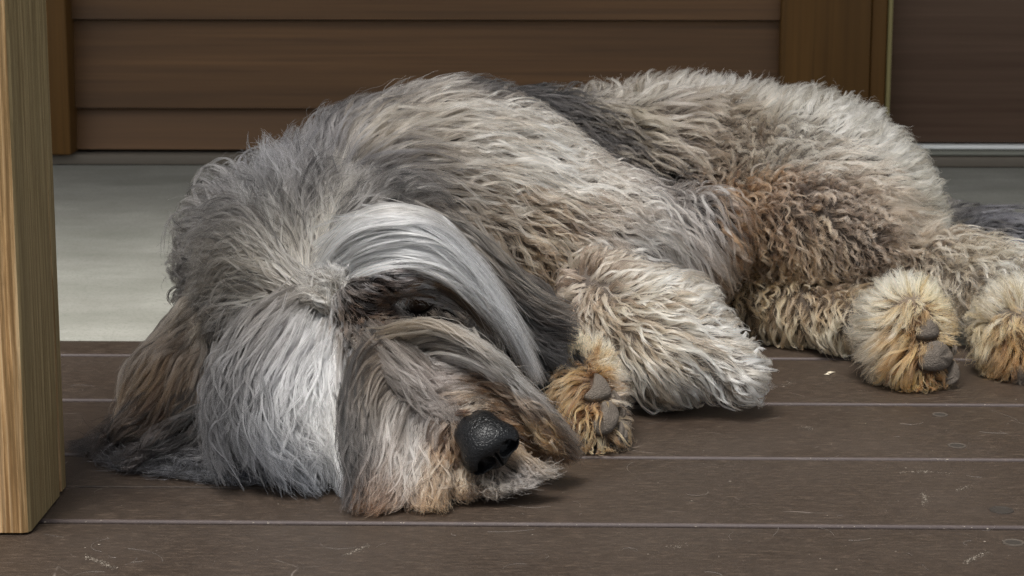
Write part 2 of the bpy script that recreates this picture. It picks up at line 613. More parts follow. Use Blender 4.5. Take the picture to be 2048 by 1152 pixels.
def surface_nets(vals, origin, h):
    nx, ny, nz = vals.shape
    s = vals < 0
    corners = [(i, j, k) for i in (0, 1) for j in (0, 1) for k in (0, 1)]
    cnt = np.zeros((nx - 1, ny - 1, nz - 1), np.int8)
    for i, j, k in corners:
        cnt += s[i:nx - 1 + i, j:ny - 1 + j, k:nz - 1 + k]
    act = np.argwhere((cnt > 0) & (cnt < 8))
    idx = -np.ones((nx - 1, ny - 1, nz - 1), np.int64)
    idx[act[:, 0], act[:, 1], act[:, 2]] = np.arange(len(act))
    acc = np.zeros((len(act), 3))
    num = np.zeros(len(act))
    for a in corners:
        for ax in range(3):
            if a[ax]:
                continue
            b = list(a)
            b[ax] = 1
            va = vals[act[:, 0] + a[0], act[:, 1] + a[1], act[:, 2] + a[2]]
            vb = vals[act[:, 0] + b[0], act[:, 1] + b[1], act[:, 2] + b[2]]
            c = (va < 0) != (vb < 0)
            t = np.where(c, va / np.where(c, va - vb, 1), 0)
            pt = act + np.array(a)
            pt = pt.astype(float)
            pt[:, ax] += t
            acc[c] += pt[c]
            num[c] += 1
    V = origin + (acc / num[:, None]) * h
    quads = []
    for ax in range(3):
        b1, b2 = (ax + 1) % 3, (ax + 2) % 3
        sl0 = [slice(None)] * 3
        sl1 = [slice(None)] * 3
        sl0[ax], sl1[ax] = slice(0, -1), slice(1, None)
        e = np.argwhere(s[tuple(sl0)] != s[tuple(sl1)])
        e = e[(e[:, b1] > 0) & (e[:, b2] > 0) & (e[:, b1] < vals.shape[b1] - 1) & (e[:, b2] < vals.shape[b2] - 1)]
        inside = s[e[:, 0], e[:, 1], e[:, 2]]

        def at(o1, o2):
            q = e.copy()
            q[:, b1] -= o1
            q[:, b2] -= o2
            return idx[q[:, 0], q[:, 1], q[:, 2]]
        q = np.stack([at(1, 1), at(0, 1), at(0, 0), at(1, 0)], 1)
        q[~inside] = q[~inside][:, ::-1]
        quads.append(q)
    return V, np.concatenate(quads)


VOX = 0.005
lo_ = np.array([-0.36, 1.10, -0.012])
hi_ = np.array([0.62, 2.12, 0.34])
dims = np.ceil((hi_ - lo_) / VOX).astype(int)
gx = [lo_[i] + VOX * np.arange(dims[i]) for i in range(3)]
GRID = np.empty(dims, np.float32)
for i in range(dims[0]):
    yy, zz = np.meshgrid(gx[1], gx[2], indexing='ij')
    GRID[i] = sdf(np.stack([np.full_like(yy, gx[0][i]), yy, zz], -1))
GRAD = np.stack(np.gradient(GRID, VOX), -1).astype(np.float32)


def tri(field, p):
    q = (p - lo_) / VOX
    q = np.clip(q, 0, np.array(dims) - 1.001)
    i = q.astype(np.int64)
    f = (q - i).astype(np.float32)
    out = 0
    for a in (0, 1):
        for b in (0, 1):
            for c in (0, 1):
                w = (f[:, 0] if a else 1 - f[:, 0]) * (f[:, 1] if b else 1 - f[:, 1]) * (f[:, 2] if c else 1 - f[:, 2])
                v = field[i[:, 0] + a, i[:, 1] + b, i[:, 2] + c]
                out = out + (w[:, None] * v if v.ndim == 2 else w * v)
    return out


def unit(v):
    return v / (np.linalg.norm(v, axis=-1, keepdims=True) + 1e-9)


def normal_at(p):
    return unit(tri(GRAD, p).astype(np.float64))


BV, BQ = surface_nets(GRID, lo_, VOX)


def trace(px, py, prims=None):
    """where the line of sight through a pixel meets the body (or one limb of it)"""
    r = ray(px, py)
    ln = np.linalg.norm(r)
    t, best, bt = 1.0, 9, 1.3
    for _ in range(160):
        d = float(sdf((CAM + r * t)[None], prims)[0])
        if d < best:
            best, bt = d, t
        if d < 0.0004:
            return CAM + r * t
        t += max(d, 0.0006) / ln * 0.8
        if t > 2.3:
            break
    return CAM + r * bt                    # beside the outline: the nearest pass


# ------------------------------------------------------------------ coat: hand-set flow, length and colour
# style: wave mm, waves, curl, lie height mm, stand, clump, frizz mm
STY = {'L': (0.7, 0.7, 0.05, 4, 0.00, 0.70, 1.0, .12),
       'W': (1.9, 1.35, 0.18, 10, 0.09, 0.90, 0.9, .16),
       'V': (1.5, 1.0, 0.12, 11, 0.10, 0.90, 1.3, .20),
       'E': (1.6, 0.9, 0.15, 8, 0.30, 0.72, 1.2, .18),
       'C': (2.3, 1.6, 0.90, 8, 0.22, 0.84, 0.9, .32),
       'F': (0.8, 0.8, 0.15, 3, 0.60, 0.38, 1.6, .22),
       'S': (1.3, 1.1, 0.15, 7, 0.13, 0.95, 0.5, .11),
       'U': (2.2, 1.1, 0.30, 11, 0.22, 0.90, 1.8, .30),
       'K': (0.3, 0.6, 0.0, 2, 0.00, 0.55, 0.7, .06)}
GUIDES = {}
SHORT = {'H': 0.5, 'EL': 0.6, 'ER': 0.6}        # the long locks there are laid separately below


def G(grp, style, rows):
    for r in rows:
        x, y, dx, dy, ln, c1, c2 = r
        GUIDES.setdefault(grp, []).append((x, y, dx, dy, ln * SHORT.get(grp, 1.0), style, tuple(v * (0.70 if style == 'V' else 1.0) * w for v, w in zip(coat(c1), (1.03, 1.0, 0.97) if grp in ('F', 'P', 'Q', 'R', 'S') else (1, 1, 1))), tuple(v * 0.40 for v in coat(c2))))  # second colour deepened to paint in the self-shadow between locks


# head, from the parting on the brow outwards
G('H', 'L', [
    (620, 560, .3, -1, 55, 'cfcbbf', '8d887c'), (660, 520, .5, -.9, 70, 'dcdcd6', '989790'),
    (720, 480, .8, -.5, 90, 'e4e6e4', 'a2a4a2'), (800, 470, 1, -.05, 90, 'e6e9e8', 'a0a3a3'),
    (700, 545, .8, -.6, 85, 'dedfda', '9a9890'), (770, 520, 1, -.1, 85, 'eef0ee', 'b0b2b0'),
    (850, 515, 1, .25, 85, 'eceeed', 'a5a7a6'), (920, 550, .9, .6, 80, 'e2e4e3', '94968f'),
    (960, 600, .75, .9, 75, 'd2d5d4', '8a8c8a'),
    (600, 470, .1, -1, 60, 'c4c0b4', '77736a'), (540, 500, -.5, -.8, 60, 'b0aca2', '67635c'),
    (560, 560, -.8, -.4, 60, 'beb9ad', '77726a'), (530, 620, -1, .15, 70, 'b9b6ab', '6d6a63'),
    (590, 640, -.8, .6, 75, 'cfcdc4', '85827a'), (640, 640, -.4, .9, 75, 'dcdcd6', '98968f'),
    (500, 680, -.6, .9, 85, 'b3b2ac', '65645f'), (560, 700, -.35, 1, 85, 'cfd0cd', '868784'),
    (630, 700, -.12, 1, 85, 'eceeec', 'adafad'), (660, 760, .02, 1, 85, 'e4e6e2', '9fa19f'),
    (520, 780, -.15, 1, 85, 'a3a49f', '51524f'), (590, 800, 0, 1, 85, 'c2c4c1', '70726f'),
    (640, 850, .08, 1, 75, 'd2d1c6', '82817a'), (480, 860, -.3, 1, 70, '8f8e88', '3f3f3e'),
    (560, 900, -.05, 1, 60, '9b9b97', '484848'), (660, 930, .15, 1, 55, '9aa0a3', '4c5052'),
])
G('H', 'K', [   # eye hollow and cheek; shade under the brow is put into these colours
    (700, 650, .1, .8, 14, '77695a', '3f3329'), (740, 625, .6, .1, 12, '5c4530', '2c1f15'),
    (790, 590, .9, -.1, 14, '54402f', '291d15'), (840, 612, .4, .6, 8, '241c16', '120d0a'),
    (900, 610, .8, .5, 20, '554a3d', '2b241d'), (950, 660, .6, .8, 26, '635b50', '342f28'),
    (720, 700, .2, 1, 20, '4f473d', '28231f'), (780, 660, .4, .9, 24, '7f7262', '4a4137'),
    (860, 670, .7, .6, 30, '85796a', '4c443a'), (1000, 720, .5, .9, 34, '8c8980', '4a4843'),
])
G('H', 'L', [   # muzzle, parted along the bridge
    (790, 720, .6, .2, 40, '8f8a82', '504c46'), (850, 720, .9, -.2, 50, '9d9992', '56524c'),
    (920, 720, 1, .05, 60, 'b9b7ad', '67645b'), (1000, 765, 1, .45, 60, 'b5b2a8', '615d54'),
    (1060, 810, .9, .7, 55, '9e998d', '544e45'), (880, 775, .9, -.15, 50, '8f8880', '4c463f'),
    (950, 785, 1, .1, 55, '8b7358', '4a3827'), (1030, 840, .95, .5, 55, '83694d', '45321f'),
    (930, 815, .9, -.3, 30, 'a89c89', '55483a'), (1060, 870, .9, .6, 50, 'a98a62', '5c432b'),
    (770, 770, -.6, .6, 55, '87827b', '433f3a'), (720, 760, -.7, .6, 50, '7c7974', '3c3a37'),
    (820, 810, -.3, .9, 60, '94918b', '4d4a46'), (740, 840, -.45, .9, 60, '7f7b73', '3b3936'),
    (800, 870, -.2, 1, 65, 'aba7a0', '5c5852'), (860, 860, -.1, 1, 60, 'b4aca1', '625b52'),
    (900, 850, -.15, 1, 45, '9d8468', '5a4330'), (760, 920, -.25, 1, 60, '94887a', '4a4138'),
    (830, 940, -.15, 1, 55, 'c0a78c', '6d5039'), (880, 945, -.05, 1, 50, 'b08d68', '5e412b'),
    (720, 950, -.35, 1, 55, '7c776f', '38352f'),
    (930, 965, .05, 1, 35, 'a99880', '5b4836'), (980, 965, .35, 1, 35, 'a09482', '50443a'),
    (1040, 930, .7, .8, 40, '6f6252', '2f2821'), (1010, 900, .9, .45, 36, 'bdb09c', '74624c'),
])
G('N', 'U', [
    (470, 290, -.6, -1, 60, 'a9aaab', '5e5f61'), (430, 340, -1, -.35, 60, '9d9c98', '56544f'),
    (520, 310, -.15, -1, 55, '9a9a9a', '515152'), (400, 430, -1, -.1, 45, '8c8a84', '45433f'),
    (390, 520, -1, .15, 45, '8a8780', '423f3b'), (380, 600, -1, .25, 45, '827e76', '3f3c38'),
])
G('N', 'L', [
    (570, 380, .0, -1, 55, '9b9a97', '515050'), (640, 370, .25, -1, 60, 'a3a09a', '55534f'),
    (690, 400, .35, -1, 60, 'd2ccb8', '6a675f'), (500, 400, -.6, -.9, 50, '96948f', '4c4a48'),
    (480, 470, -.9, -.4, 50, 'a09a8d', '504c46'), (450, 560, -1, .1, 50, 'aaa598', '55514a'),
    (440, 630, -1, .4, 55, 'a39f95', '514e48'), (540, 440, -.35, -1, 55, 'aba69a', '5b5750'),
    (760, 400, .6, -.7, 60, '9c9890', '4a4845'),
])
G('T', 'V', [
    (620, 230, .2, -1, 50, '7d7c79', '3c3b3a'), (700, 210, .5, -.8, 50, '868480', '413f3c'),
    (780, 190, .8, -.5, 45, '918d85', '4a4742'), (860, 190, 1, -.1, 45, 'a7a194', '5f5a52'),
    (660, 300, .3, -.9, 54, '757472', '353434'), (760, 280, .7, -.4, 50, 'a09888', '524d46'),
    (860, 270, 1, -.1, 48, 'bcb2a0', '6d665a'), (740, 350, .6, -.3, 54, '767573', '333332'),
    (840, 350, .9, .05, 50, '7b7873', '3b3a37'), (850, 430, .9, .3, 54, '938a7c', '46423d'),
])
G('T', 'W', [
    (960, 240, 1, .15, 36, 'c6beae', '7d7568'), (930, 330, 1, .2, 40, 'b3aa9a', '665f54'),
    (1030, 300, 1, .35, 36, 'cfc6b4', '857a6a'), (950, 430, 1, .4, 40, 'a69a88', '5c5347'),
    (1040, 400, 1, .3, 36, 'c2b39c', '7a6a58'), (1120, 360, 1, .45, 34, 'cdc4b3', '867c6d'),
    (1010, 500, .7, .7, 38, 'a3937e', '5c5042'), (1090, 480, .9, .45, 36, 'bca588', '70604d'),
    (1180, 440, 1, .3, 34, 'b9a991', '72665a'), (1250, 420, 1, .5, 32, 'bfb5a5', '7a7063'),
    (1080, 560, .6, .8, 34, 'a48d70', '584736'), (1220, 500, .9, .5, 32, 'b4aa9b', '6e665c'),
    (1290, 500, .9, .4, 32, 'b9b4a9', '78736a'), (1300, 560, .8, .6, 30, 'c5bfb2', '8a8274'),
    (1350, 440, .6, .8, 36, '8e8a84', '504d4a'), (1400, 420, .5, .9, 40, '98948d', '55524e'),
    (1390, 510, .6, .9, 44, 'a59c90', '635c53'), (1440, 560, .7, .8, 44, 'a0917f', '5e5346'),
    (1360, 590, .6, .8, 34, 'b0a899', '6b6459'),
    # saddle
    (900, 158, .6, -.5, 34, '6b6864', '353331'), (1030, 205, .7, .2, 34, '4a4846', '262524'), (1215, 300, .7, .5, 34, '403e3c', '211f1f'), (1290, 365, .7, .5, 34, '55514d', '2a2826'),
    (980, 170, .6, -.5, 34, '4a4846', '262524'), (1080, 165, .5, -.7, 34, '3c3b3a', '201f1f'),
    (1120, 210, .6, .2, 32, '393837', '1e1d1d'), (1180, 280, .7, .4, 32, '403e3c', '211f1f'),
    (1250, 330, .7, .4, 32, '4b4946', '262423'), (1330, 350, .7, .3, 32, '524d48', '2b2825'),
    (1160, 170, .2, -1, 34, '6a665f', '3a3734'),
])
G('T', 'E', [
    (1220, 190, -.3, -.8, 34, 'a8a294', '66604f'), (1300, 180, .5, -.7, 34, 'b5aea0', '78705f'),
    (1400, 165, .5, -.8, 32, 'bdb6a7', '837a6b'), (1480, 165, .3, -.9, 32, 'c2bdaf', '8a8476'),
    (1270, 250, .4, .4, 36, '9a9280', '5b5447'), (1360, 240, .7, .1, 36, '978f82', '57504a'),
    (1440, 240, .5, .5, 34, 'ab9f8c', '6d6252'), (1540, 200, .5, -.5, 30, 'aca799', '756f61'),
    (1620, 210, .6, -.5, 28, 'aeaa9c', '797466'), (1320, 300, .6, .3, 36, '938a78', '544c40'),
    (1420, 310, .8, .4, 34, 'b5a793', '75685a'), (1520, 290, .7, .7, 32, 'b3a894', '776b5c'),
    (1600, 290, .5, .7, 30, 'bbb4a3', '837a6b'), (1700, 260, .7, -.3, 28, 'b4b0a3', '807c6f'),
    (1780, 310, .9, -.2, 28, 'b6b3a5', '847f71'), (1840, 380, 1, -.1, 28, 'b3ad9b', '7f7868'),
    (1870, 450, 1, .2, 28, 'b7b09d', '877f6e'), (1680, 330, .8, .2, 28, 'b7ac9a', '7f7465'),
    (1760, 380, .8, .4, 26, 'ab9e8b', '75695a'), (1800, 470, .8, .5, 26, 'a0927e', '6a5e50'),
])
G('T', 'C', [
    (1440, 390, .4, .9, 22, '7f664b', '3f2f20'), (1500, 410, .5, .8, 20, '8a6f53', '423021'),
    (1480, 470, .3, 1, 24, '7d6246', '3c2b1c'), (1560, 400, .6, .6, 18, '93806c', '54473b'),
    (1640, 400, .6, .6, 18, '8f8070', '54493f'), (1560, 470, .4, .9, 20, '937e66', '544435'),
    (1640, 470, .5, .8, 18, '90816c', '54493c'), (1720, 440, .6, .6, 18, '938574', '5a4e43'),
    (1540, 540, .4, 1, 24, '9b8263', '57442c'), (1640, 540, .3, 1, 22, '9f8567', '5c4831'),
    (1720, 520, .5, .8, 20, '968471', '50453a'), (1780, 540, .5, .8, 20, 'a08d76', '5c4f41'),
])
G('EL', 'L', [
    (400, 640, -.7, .7, 70, 'a29a8a', '544e45'), (340, 690, -.7, .8, 80, '9c9080', '4c443a'),
    (420, 700, -.3, 1, 80, 'a39d92', '4e4b46'), (310, 750, -.5, 1, 80, '78664f', '352b21'),
    (370, 780, -.35, 1, 75, '6f614f', '312a22'), (290, 820, -.6, .8, 80, '66584a', '2d261f'),
    (340, 850, -.7, .6, 70, '4d433a', '221e1b'), (260, 870, -.9, .35, 75, '433a32', '1e1b1a'),
    (420, 850, -.6, .8, 65, '5a5855', '262526'), (350, 900, -.9, .25, 70, '5b5856', '242325'),
    (430, 905, -.8, .45, 60, '6e6e6e', '2b2b2d'), (470, 880, -.4, .9, 60, '84837f', '383838'),
])
G('ER', 'L', [
    (930, 490, .9, .5, 60, '7f7a70', '3a3835'), (990, 550, .8, .8, 60, '57514a', '282523'),
    (1040, 600, .9, .6, 60, '453f38', '1f1d1c'), (1070, 640, .9, .4, 50, '37332f', '1a1818'),
    (1060, 690, .6, .9, 45, '2d2b2a', '151415'), (1100, 730, .4, 1, 40, '2a2928', '131213'),
    (1010, 620, .8, .8, 55, '3f3a35', '1e1c1b'),
])
G('F', 'S', [
    (1160, 520, -.2, -.6, 18, 'bfae98', '78695a'), (1200, 530, .5, -.3, 20, 'bdae99', '786b5c'),
    (1140, 580, -.5, .4, 20, 'bca994', '73645a'), (1180, 600, -.1, .9, 24, 'bba891', '6f6151'),
    (1250, 560, .9, -.1, 24, 'c3b8a4', '85796a'), (1330, 560, .9, -.1, 26, 'd3cbb8', '968c7c'),
    (1250, 630, .9, .3, 30, 'c9b99f', '7d6d5b'), (1340, 620, .9, .15, 28, 'd6cab2', '92836f'),
    (1410, 620, .8, -.1, 24, 'e0dac8', 'a59b89'), (1200, 680, .4, .9, 32, 'c2b096', '6f5f4e'),
    (1270, 700, .7, .7, 34, 'd0c2aa', '7f705d'), (1350, 700, .9, .45, 32, 'd4c5ad', '86765f'),
    (1430, 690, .9, .3, 28, 'd6ccb8', '948876'), (1490, 690, .8, -.1, 24, 'e0dccd', 'aca593'),
    (1240, 760, .45, .9, 34, 'cfc4ae', '7b6e5d'), (1310, 770, .6, .9, 34, 'd3c8b2', '7e705e'),
    (1390, 770, .75, .7, 32, 'dad1bd', '8c7f6d'), (1460, 760, .9, .45, 30, 'ddd7c6', '9a8f7e'),
    (1520, 750, 1, .25, 28, 'e2decf', 'aaa291'),
])
G('P', 'F', [
    (1150, 710, -.4, -.6, 16, 'cdb590', '8f7450'), (1190, 710, .3, -.7, 14, 'd3bb98', '967a55'),
    (1165, 760, -.4, .3, 15, 'b28f66', '6f553a'), (1200, 740, .3, .4, 12, 'b8966c', '735739'),
    (1240, 800, .8, .1, 6, 'b5aa98', '83786a'),
])
G('P', 'S', [
    (1150, 800, -.5, .9, 18, 'c2a27a', '6f5334'), (1170, 840, .2, 1, 20, 'bd9a6c', '6a4c2f'),
    (1180, 880, -.1, 1, 22, 'bea27a', '674d33'), (1220, 895, .4, 1, 18, 'b89c76', '5f4931'),
    (1150, 870, -.3, 1, 22, 'a98a62', '55402b'),
])
G('L', 'C', [
    (1440, 590, .2, 1, 24, 'a08868', '5a4833'), (1520, 600, .2, 1, 26, 'aa9473', '64523c'),
])
G('L', 'S', [
    (1480, 640, .1, 1, 26, 'ac9776', '665439'), (1560, 650, .2, 1, 28, 'b8a483', '6f5d43'),
    (1640, 640, .3, 1, 28, 'b9a585', '705e46'), (1640, 600, .3, 1, 24, 'a7957c', '655645'),
    (1720, 630, .4, 1, 26, 'b7a487', '6f5f49'), (1700, 670, .2, 1, 26, 'c1b090', '7a6850'),
])
G('Q', 'F', [
    (1800, 575, -.1, -1, 18, 'd6cbae', 'a6987a'), (1860, 590, .5, -.8, 16, 'd2bf97', 'a38a5e'),
    (1750, 620, -1, -.1, 20, 'd2c8ae', '9f9379'), (1820, 620, -.1, .3, 18, 'c9b08a', '8c7350'),
    (1880, 630, .8, .1, 14, 'bfa57e', '846a48'), (1745, 690, -1, .2, 20, 'c5baa3', '8d806b'),
    (1800, 690, -.4, .5, 18, 'ab8d66', '6c5338'), (1770, 740, -.7, .7, 20, 'b8aa92', '7d6e5a'),
    (1910, 690, .9, .2, 10, 'ae9068', '775b38'), (1845, 650, -.3, .5, 10, 'a98660', '694c2e'),
])
G('Q', 'S', [
    (1800, 750, -.2, 1, 20, 'b48f5f', '6a4a29'), (1830, 760, 0, 1, 20, 'b8915f', '64451f'),
    (1880, 770, .6, .8, 18, 'a9855a', '5b4022'),
])
G('S', 'W', [
    (1860, 500, .7, .5, 26, 'b9ae9b', '7f7363'), (1930, 530, .9, .35, 26, 'cdc3ad', '92856f'),
    (2020, 550, .9, .3, 24, 'd6cfba', '9c917c'), (1900, 570, .6, .7, 26, 'bfb199', '84765f'),
    (1960, 600, .4, .9, 26, 'b5a68d', '746650'), (2050, 600, .8, .5, 22, 'd2c6ab', '958670'),
    (1830, 540, .5, .8, 24, 'a5947d', '65574a'),
])
G('R', 'F', [
    (1990, 610, -.5, -.7, 18, 'd9d0b8', 'a99c82'), (2040, 590, 0, -1, 18, 'd9cfb4', 'aa9c7d'),
    (1960, 670, -1, .2, 20, 'd0bf9c', '98845f'), (2020, 660, .1, .5, 18, 'c8ad84', '8f734c'),
    (2040, 700, .2, .8, 18, 'a07f56', '5f452a'), (1970, 730, -.6, .8, 20, 'bfa982', '7e6843'),
    (2010, 740, 0, 1, 18, '866643', '48331f'), (2040, 760, .2, 1, 18, '6c4c2d', '33210f'),
])
G('Z', 'W', [
    (1880, 470, .8, -.4, 34, '9a968a', '66614f'), (1940, 450, .8, -.2, 36, '5f5f5f', '333334'),
    (1960, 490, .8, .4, 34, '98938a', '5e594c'), (2000, 450, .9, .1, 34, '6a6b6e', '3a3a3c'),
    (2030, 500, .9, .5, 34, '8f8f8f', '4a4b4c'), (1920, 520, .6, .7, 30, '9c927c', '655b47'),
    (2100, 480, 1, .2, 34, '8a8a8a', '4a4a4a'),
])

GDATA = {}
for g, rows in GUIDES.items():
    prims = GP[g] if g not in ('N',) else GP['N'] + GP['T']
    pos, dirs, lens, par, c1s, c2s = [], [], [], [], [], []
    for (x, y, dx, dy, ln, st, c1, c2) in rows:
        p = trace(x, y, prims)
        e = 1e-3
        n_ = np.array([sdf((p + np.eye(3)[i] * e)[None], prims)[0] - sdf((p - np.eye(3)[i] * e)[None], prims)[0] for i in range(3)])
        n_ = n_ / (np.linalg.norm(n_) + 1e-9)
        v = RIGHT * dx - UP * dy
        v = v / np.linalg.norm(v)
        fn = FWD @ n_
        a = -(v @ n_) / fn if abs(fn) > 0.25 else -(v @ n_) / (0.25 if fn > 0 else -0.25)
        a = np.clip(a, -1.2, 1.2)
        t = v + a * FWD
        pos.append(p); dirs.append(t / np.linalg.norm(t)); lens.append(ln / 1000)
        par.append(STY[st]); c1s.append(c1); c2s.append(c2)
    GDATA[g] = [np.array(q, float) for q in (pos, dirs, lens, par, c1s, c2s)]


def idw(g, p, which, power=2.0, eps=0.007):
    pos = GDATA[g][0]
    d2 = ((p[:, None, :] - pos[None]) ** 2).sum(-1)
    w = 1.0 / (d2 + eps * eps) ** power
    w /= w.sum(1, keepdims=True)
    return [w @ (GDATA[g][k] if GDATA[g][k].ndim == 2 else GDATA[g][k][:, None]) for k in which]


# ------------------------------------------------------------------ bare parts: where no fur grows
NOSE_C = P(976, 890, 1.261)
EYE_C = trace(842, 608, GP['H']) + FWD * 0.0005
PADS = [
    ('P', [(1188, 748), (1201, 753), (1214, 768), (1220, 783), (1219, 793), (1206, 800), (1191, 804), (1178, 803), (1166, 797), (1173, 788), (1183, 776)], .0050),
    ('P', [(1206, 803), (1220, 803), (1230, 816), (1234, 834), (1230, 851), (1220, 865), (1206, 870), (1193, 870), (1188, 861), (1186, 846), (1196, 836), (1202, 821), (1201, 809)], .0065),
    ('P', [(1237, 843), (1246, 852), (1250, 866), (1246, 884), (1236, 897), (1227, 898), (1229, 881), (1234, 864)], .0045),
    ('P', [(1224, 780), (1236, 796), (1245, 816), (1246, 832), (1240, 838), (1236, 821), (1229, 804)], .0040),
    ('Q', [(1853, 636), (1865, 640), (1874, 654), (1875, 671), (1865, 678), (1851, 680), (1836, 678), (1829, 671), (1836, 659), (1843, 647)], .0060),
    ('Q', [(1856, 684), (1875, 681), (1890, 691), (1901, 710), (1897, 725), (1887, 737), (1870, 743), (1846, 740), (1836, 732), (1839, 715), (1848, 700)], .0070),
    ('Q', [(1885, 664), (1899, 669), (1907, 686), (1908, 703), (1904, 712), (1896, 698), (1887, 681), (1881, 671)], .0045),
    ('Q', [(1903, 719), (1910, 728), (1914, 744), (1910, 759), (1899, 766), (1883, 768), (1881, 759), (1889, 747), (1896, 734)], .0050),
    ('R', [(2022, 735), (2040, 728), (2056, 740), (2060, 760), (2046, 772), (2028, 764)], .0060),
]
BARE = [(NOSE_C, 0.0165), (EYE_C, 0.0095)]


def to_px(p):
    q = p - CAM
    z = q @ FWD
    return np.stack([W_PX / 2 + F_PX * (q @ RIGHT) / z, H_PX / 2 - F_PX * (q @ UP) / z], -1)


def in_poly(pt, poly_):
    x, y = pt[:, 0], pt[:, 1]
    r = np.zeros(len(pt), bool)
    n_ = len(poly_)
    for i in range(n_):
        (x0, y0), (x1, y1) = poly_[i], poly_[(i + 1) % n_]
        c = ((y0 > y) != (y1 > y)) & (x < (x1 - x0) * (y - y0) / ((y1 - y0) or 1e-9) + x0)
        r ^= c
    return r


# ------------------------------------------------------------------ roots
tri_v = np.concatenate([BQ[:, [0, 1, 2]], BQ[:, [0, 2, 3]]])
A, B, C_ = BV[tri_v[:, 0]], BV[tri_v[:, 1]], BV[tri_v[:, 2]]
cr = np.cross(B - A, C_ - A)
area = np.linalg.norm(cr, axis=1) / 2
cen = (A + B + C_) / 3
nrm = normal_at(cen)
face_cam = (nrm * unit(CAM - cen)).sum(1)
gd = np.stack([sdf(cen, GP[g]) for g in GROUPS], 1)
tri_g = gd.argmin(1)
dens = np.where(face_cam > -0.25, 1.0, 0.3)
dens[cen[:, 2] < 0.008] = 0.0
gscale = {'T': 1.0, 'N': 1.2, 'H': 1.9, 'EL': 1.7, 'ER': 1.4, 'F': 1.7, 'P': 2.4, 'L': 1.1, 'Q': 2.2, 'S': 1.0, 'R': 2.0, 'Z': 0.8}
dens = dens * np.array([gscale[GROUPS[i]] for i in tri_g])
wgt = area * dens
wgt /= wgt.sum()


lscale = {'F': 0.62, 'P': 0.9, 'L': 0.8, 'Q': 0.9, 'R': 0.9, 'T': 1.0, 'N': 1.3, 'H': 1.2}
lw = wgt * np.array([lscale.get(GROUPS[i], 1.0) for i in tri_g])
lw /= lw.sum()


def sample(n, wgt):
    i = rng.choice(len(area), n, p=wgt)
    u, v = rng.random(n), rng.random(n)
    f = u + v > 1
    u[f], v[f] = 1 - u[f], 1 - v[f]
    p = A[i] + u[:, None] * (B[i] - A[i]) + v[:, None] * (C_[i] - A[i])
    keep = np.ones(n, bool)
    for c, r in BARE:
        keep &= ((p - c) ** 2).sum(1) > r * r
    px_ = to_px(p)
    fc = (normal_at(p) * (CAM - p)).sum(1) > 0
    for g, poly_, th in PADS:                           # the leather of the pads is bare
        keep &= ~(in_poly(px_, poly_) & (tri_g[i] == GROUPS.index(g)) & fc)
    return p[keep], tri_g[i][keep]


N_LOCK, N_HAIR, NP = 23000, 270000, 12
LR, LG = sample(N_LOCK, lw)
HR, HG = sample(N_HAIR, wgt)


_k = rng.normal(0, 1, (4, 6, 3)) * np.array([38, 38, 38])
_p = rng.random((4, 6)) * 6.283


def drift(p, i):                        # slow, smooth change over the coat, about -1 to 1
    return np.sin(p @ _k[i].T + _p[i]).sum(1) / 3.2


def grow(g, root):
    n = len(root)
    ln, par = idw(g, root, (2, 3))
    ln = ln[:, 0] * (0.7 + 0.65 * rng.random(n))
    amp, freq, curl, hgt, stand, clump, frz, jt = [par[:, i] for i in range(8)]
    ln = ln * (1 + 0.28 * drift(root, 0))
    clump = np.clip(clump * (1 - 0.22 * np.abs(drift(root, 1))), 0, 1)
    amp = amp * (1 + 0.4 * drift(root, 2))
    hgt = hgt * (0.35 + 1.0 * rng.random(n)) / 1000
    seg = ln / (NP - 1)
    pts = np.empty((n, NP, 3))
    frame_n = np.empty((n, NP, 3))
    p = root.copy()
    pts[:, 0] = p
    nrm0 = normal_at(p)
    jit = rng.normal(0, 1, (n, 3)) * jt[:, None]
    prev = None
    for k in range(1, NP):
        t = k / (NP - 1)
        nn = normal_at(p)
        d = tri(GRID, p)
        c = unit(idw(g, p, (1,))[0]) + jit
        c = c - (c * nn).sum(1, keepdims=True) * nn * 0.8
        c = unit(c)
        goal = hgt * (1 - math.exp(-4 * t)) + stand * ln * t * 0.8
        if k == NP - 1:
            goal = goal * 0.9
        lift = np.clip((goal - d) / seg, -0.9, 1.4)
        dr = unit(c + nn * lift[:, None])
        if prev is not None:
            dr = unit(prev * 0.55 + dr * 0.45)
        dr[:, 2] -= 0.05 * t
        dr = unit(dr)
        p = p + dr * seg[:, None]
        # stay out of the body and above the deck
        d = tri(GRID, p)
        push = np.clip(0.001 - d, 0, 0.02)
        p = p + normal_at(p) * push[:, None]
        p[:, 2] = np.maximum(p[:, 2], 0.0015 + 0.004 * rng.random(n))
        pts[:, k] = p
        frame_n[:, k] = nn
        prev = dr
    frame_n[:, 0] = nrm0
    # waves and curls
    tan = unit(np.gradient(pts, axis=1))
    side = unit(np.cross(frame_n, tan))
    up = np.cross(tan, side)
    t = np.linspace(0, 1, NP)[None]
    ph = rng.random((n, 1)) * 6.283
    ramp = np.clip(t * 2.2, 0, 1)
    a = (amp * (0.5 + rng.random(n)) / 1000)[:, None] * ramp
    w = 6.283 * (freq * (0.7 + 0.6 * rng.random(n)))[:, None] * t + ph
    off = side * (a * (np.sin(w) - np.sin(ph) * (1 - ramp)))[..., None] + up * (a * curl[:, None] * (np.cos(w) + 0.6))[..., None]
    pts = pts + off
    pts[..., 2] = np.maximum(pts[..., 2], 0.0012)
    return pts, clump, frz, ln


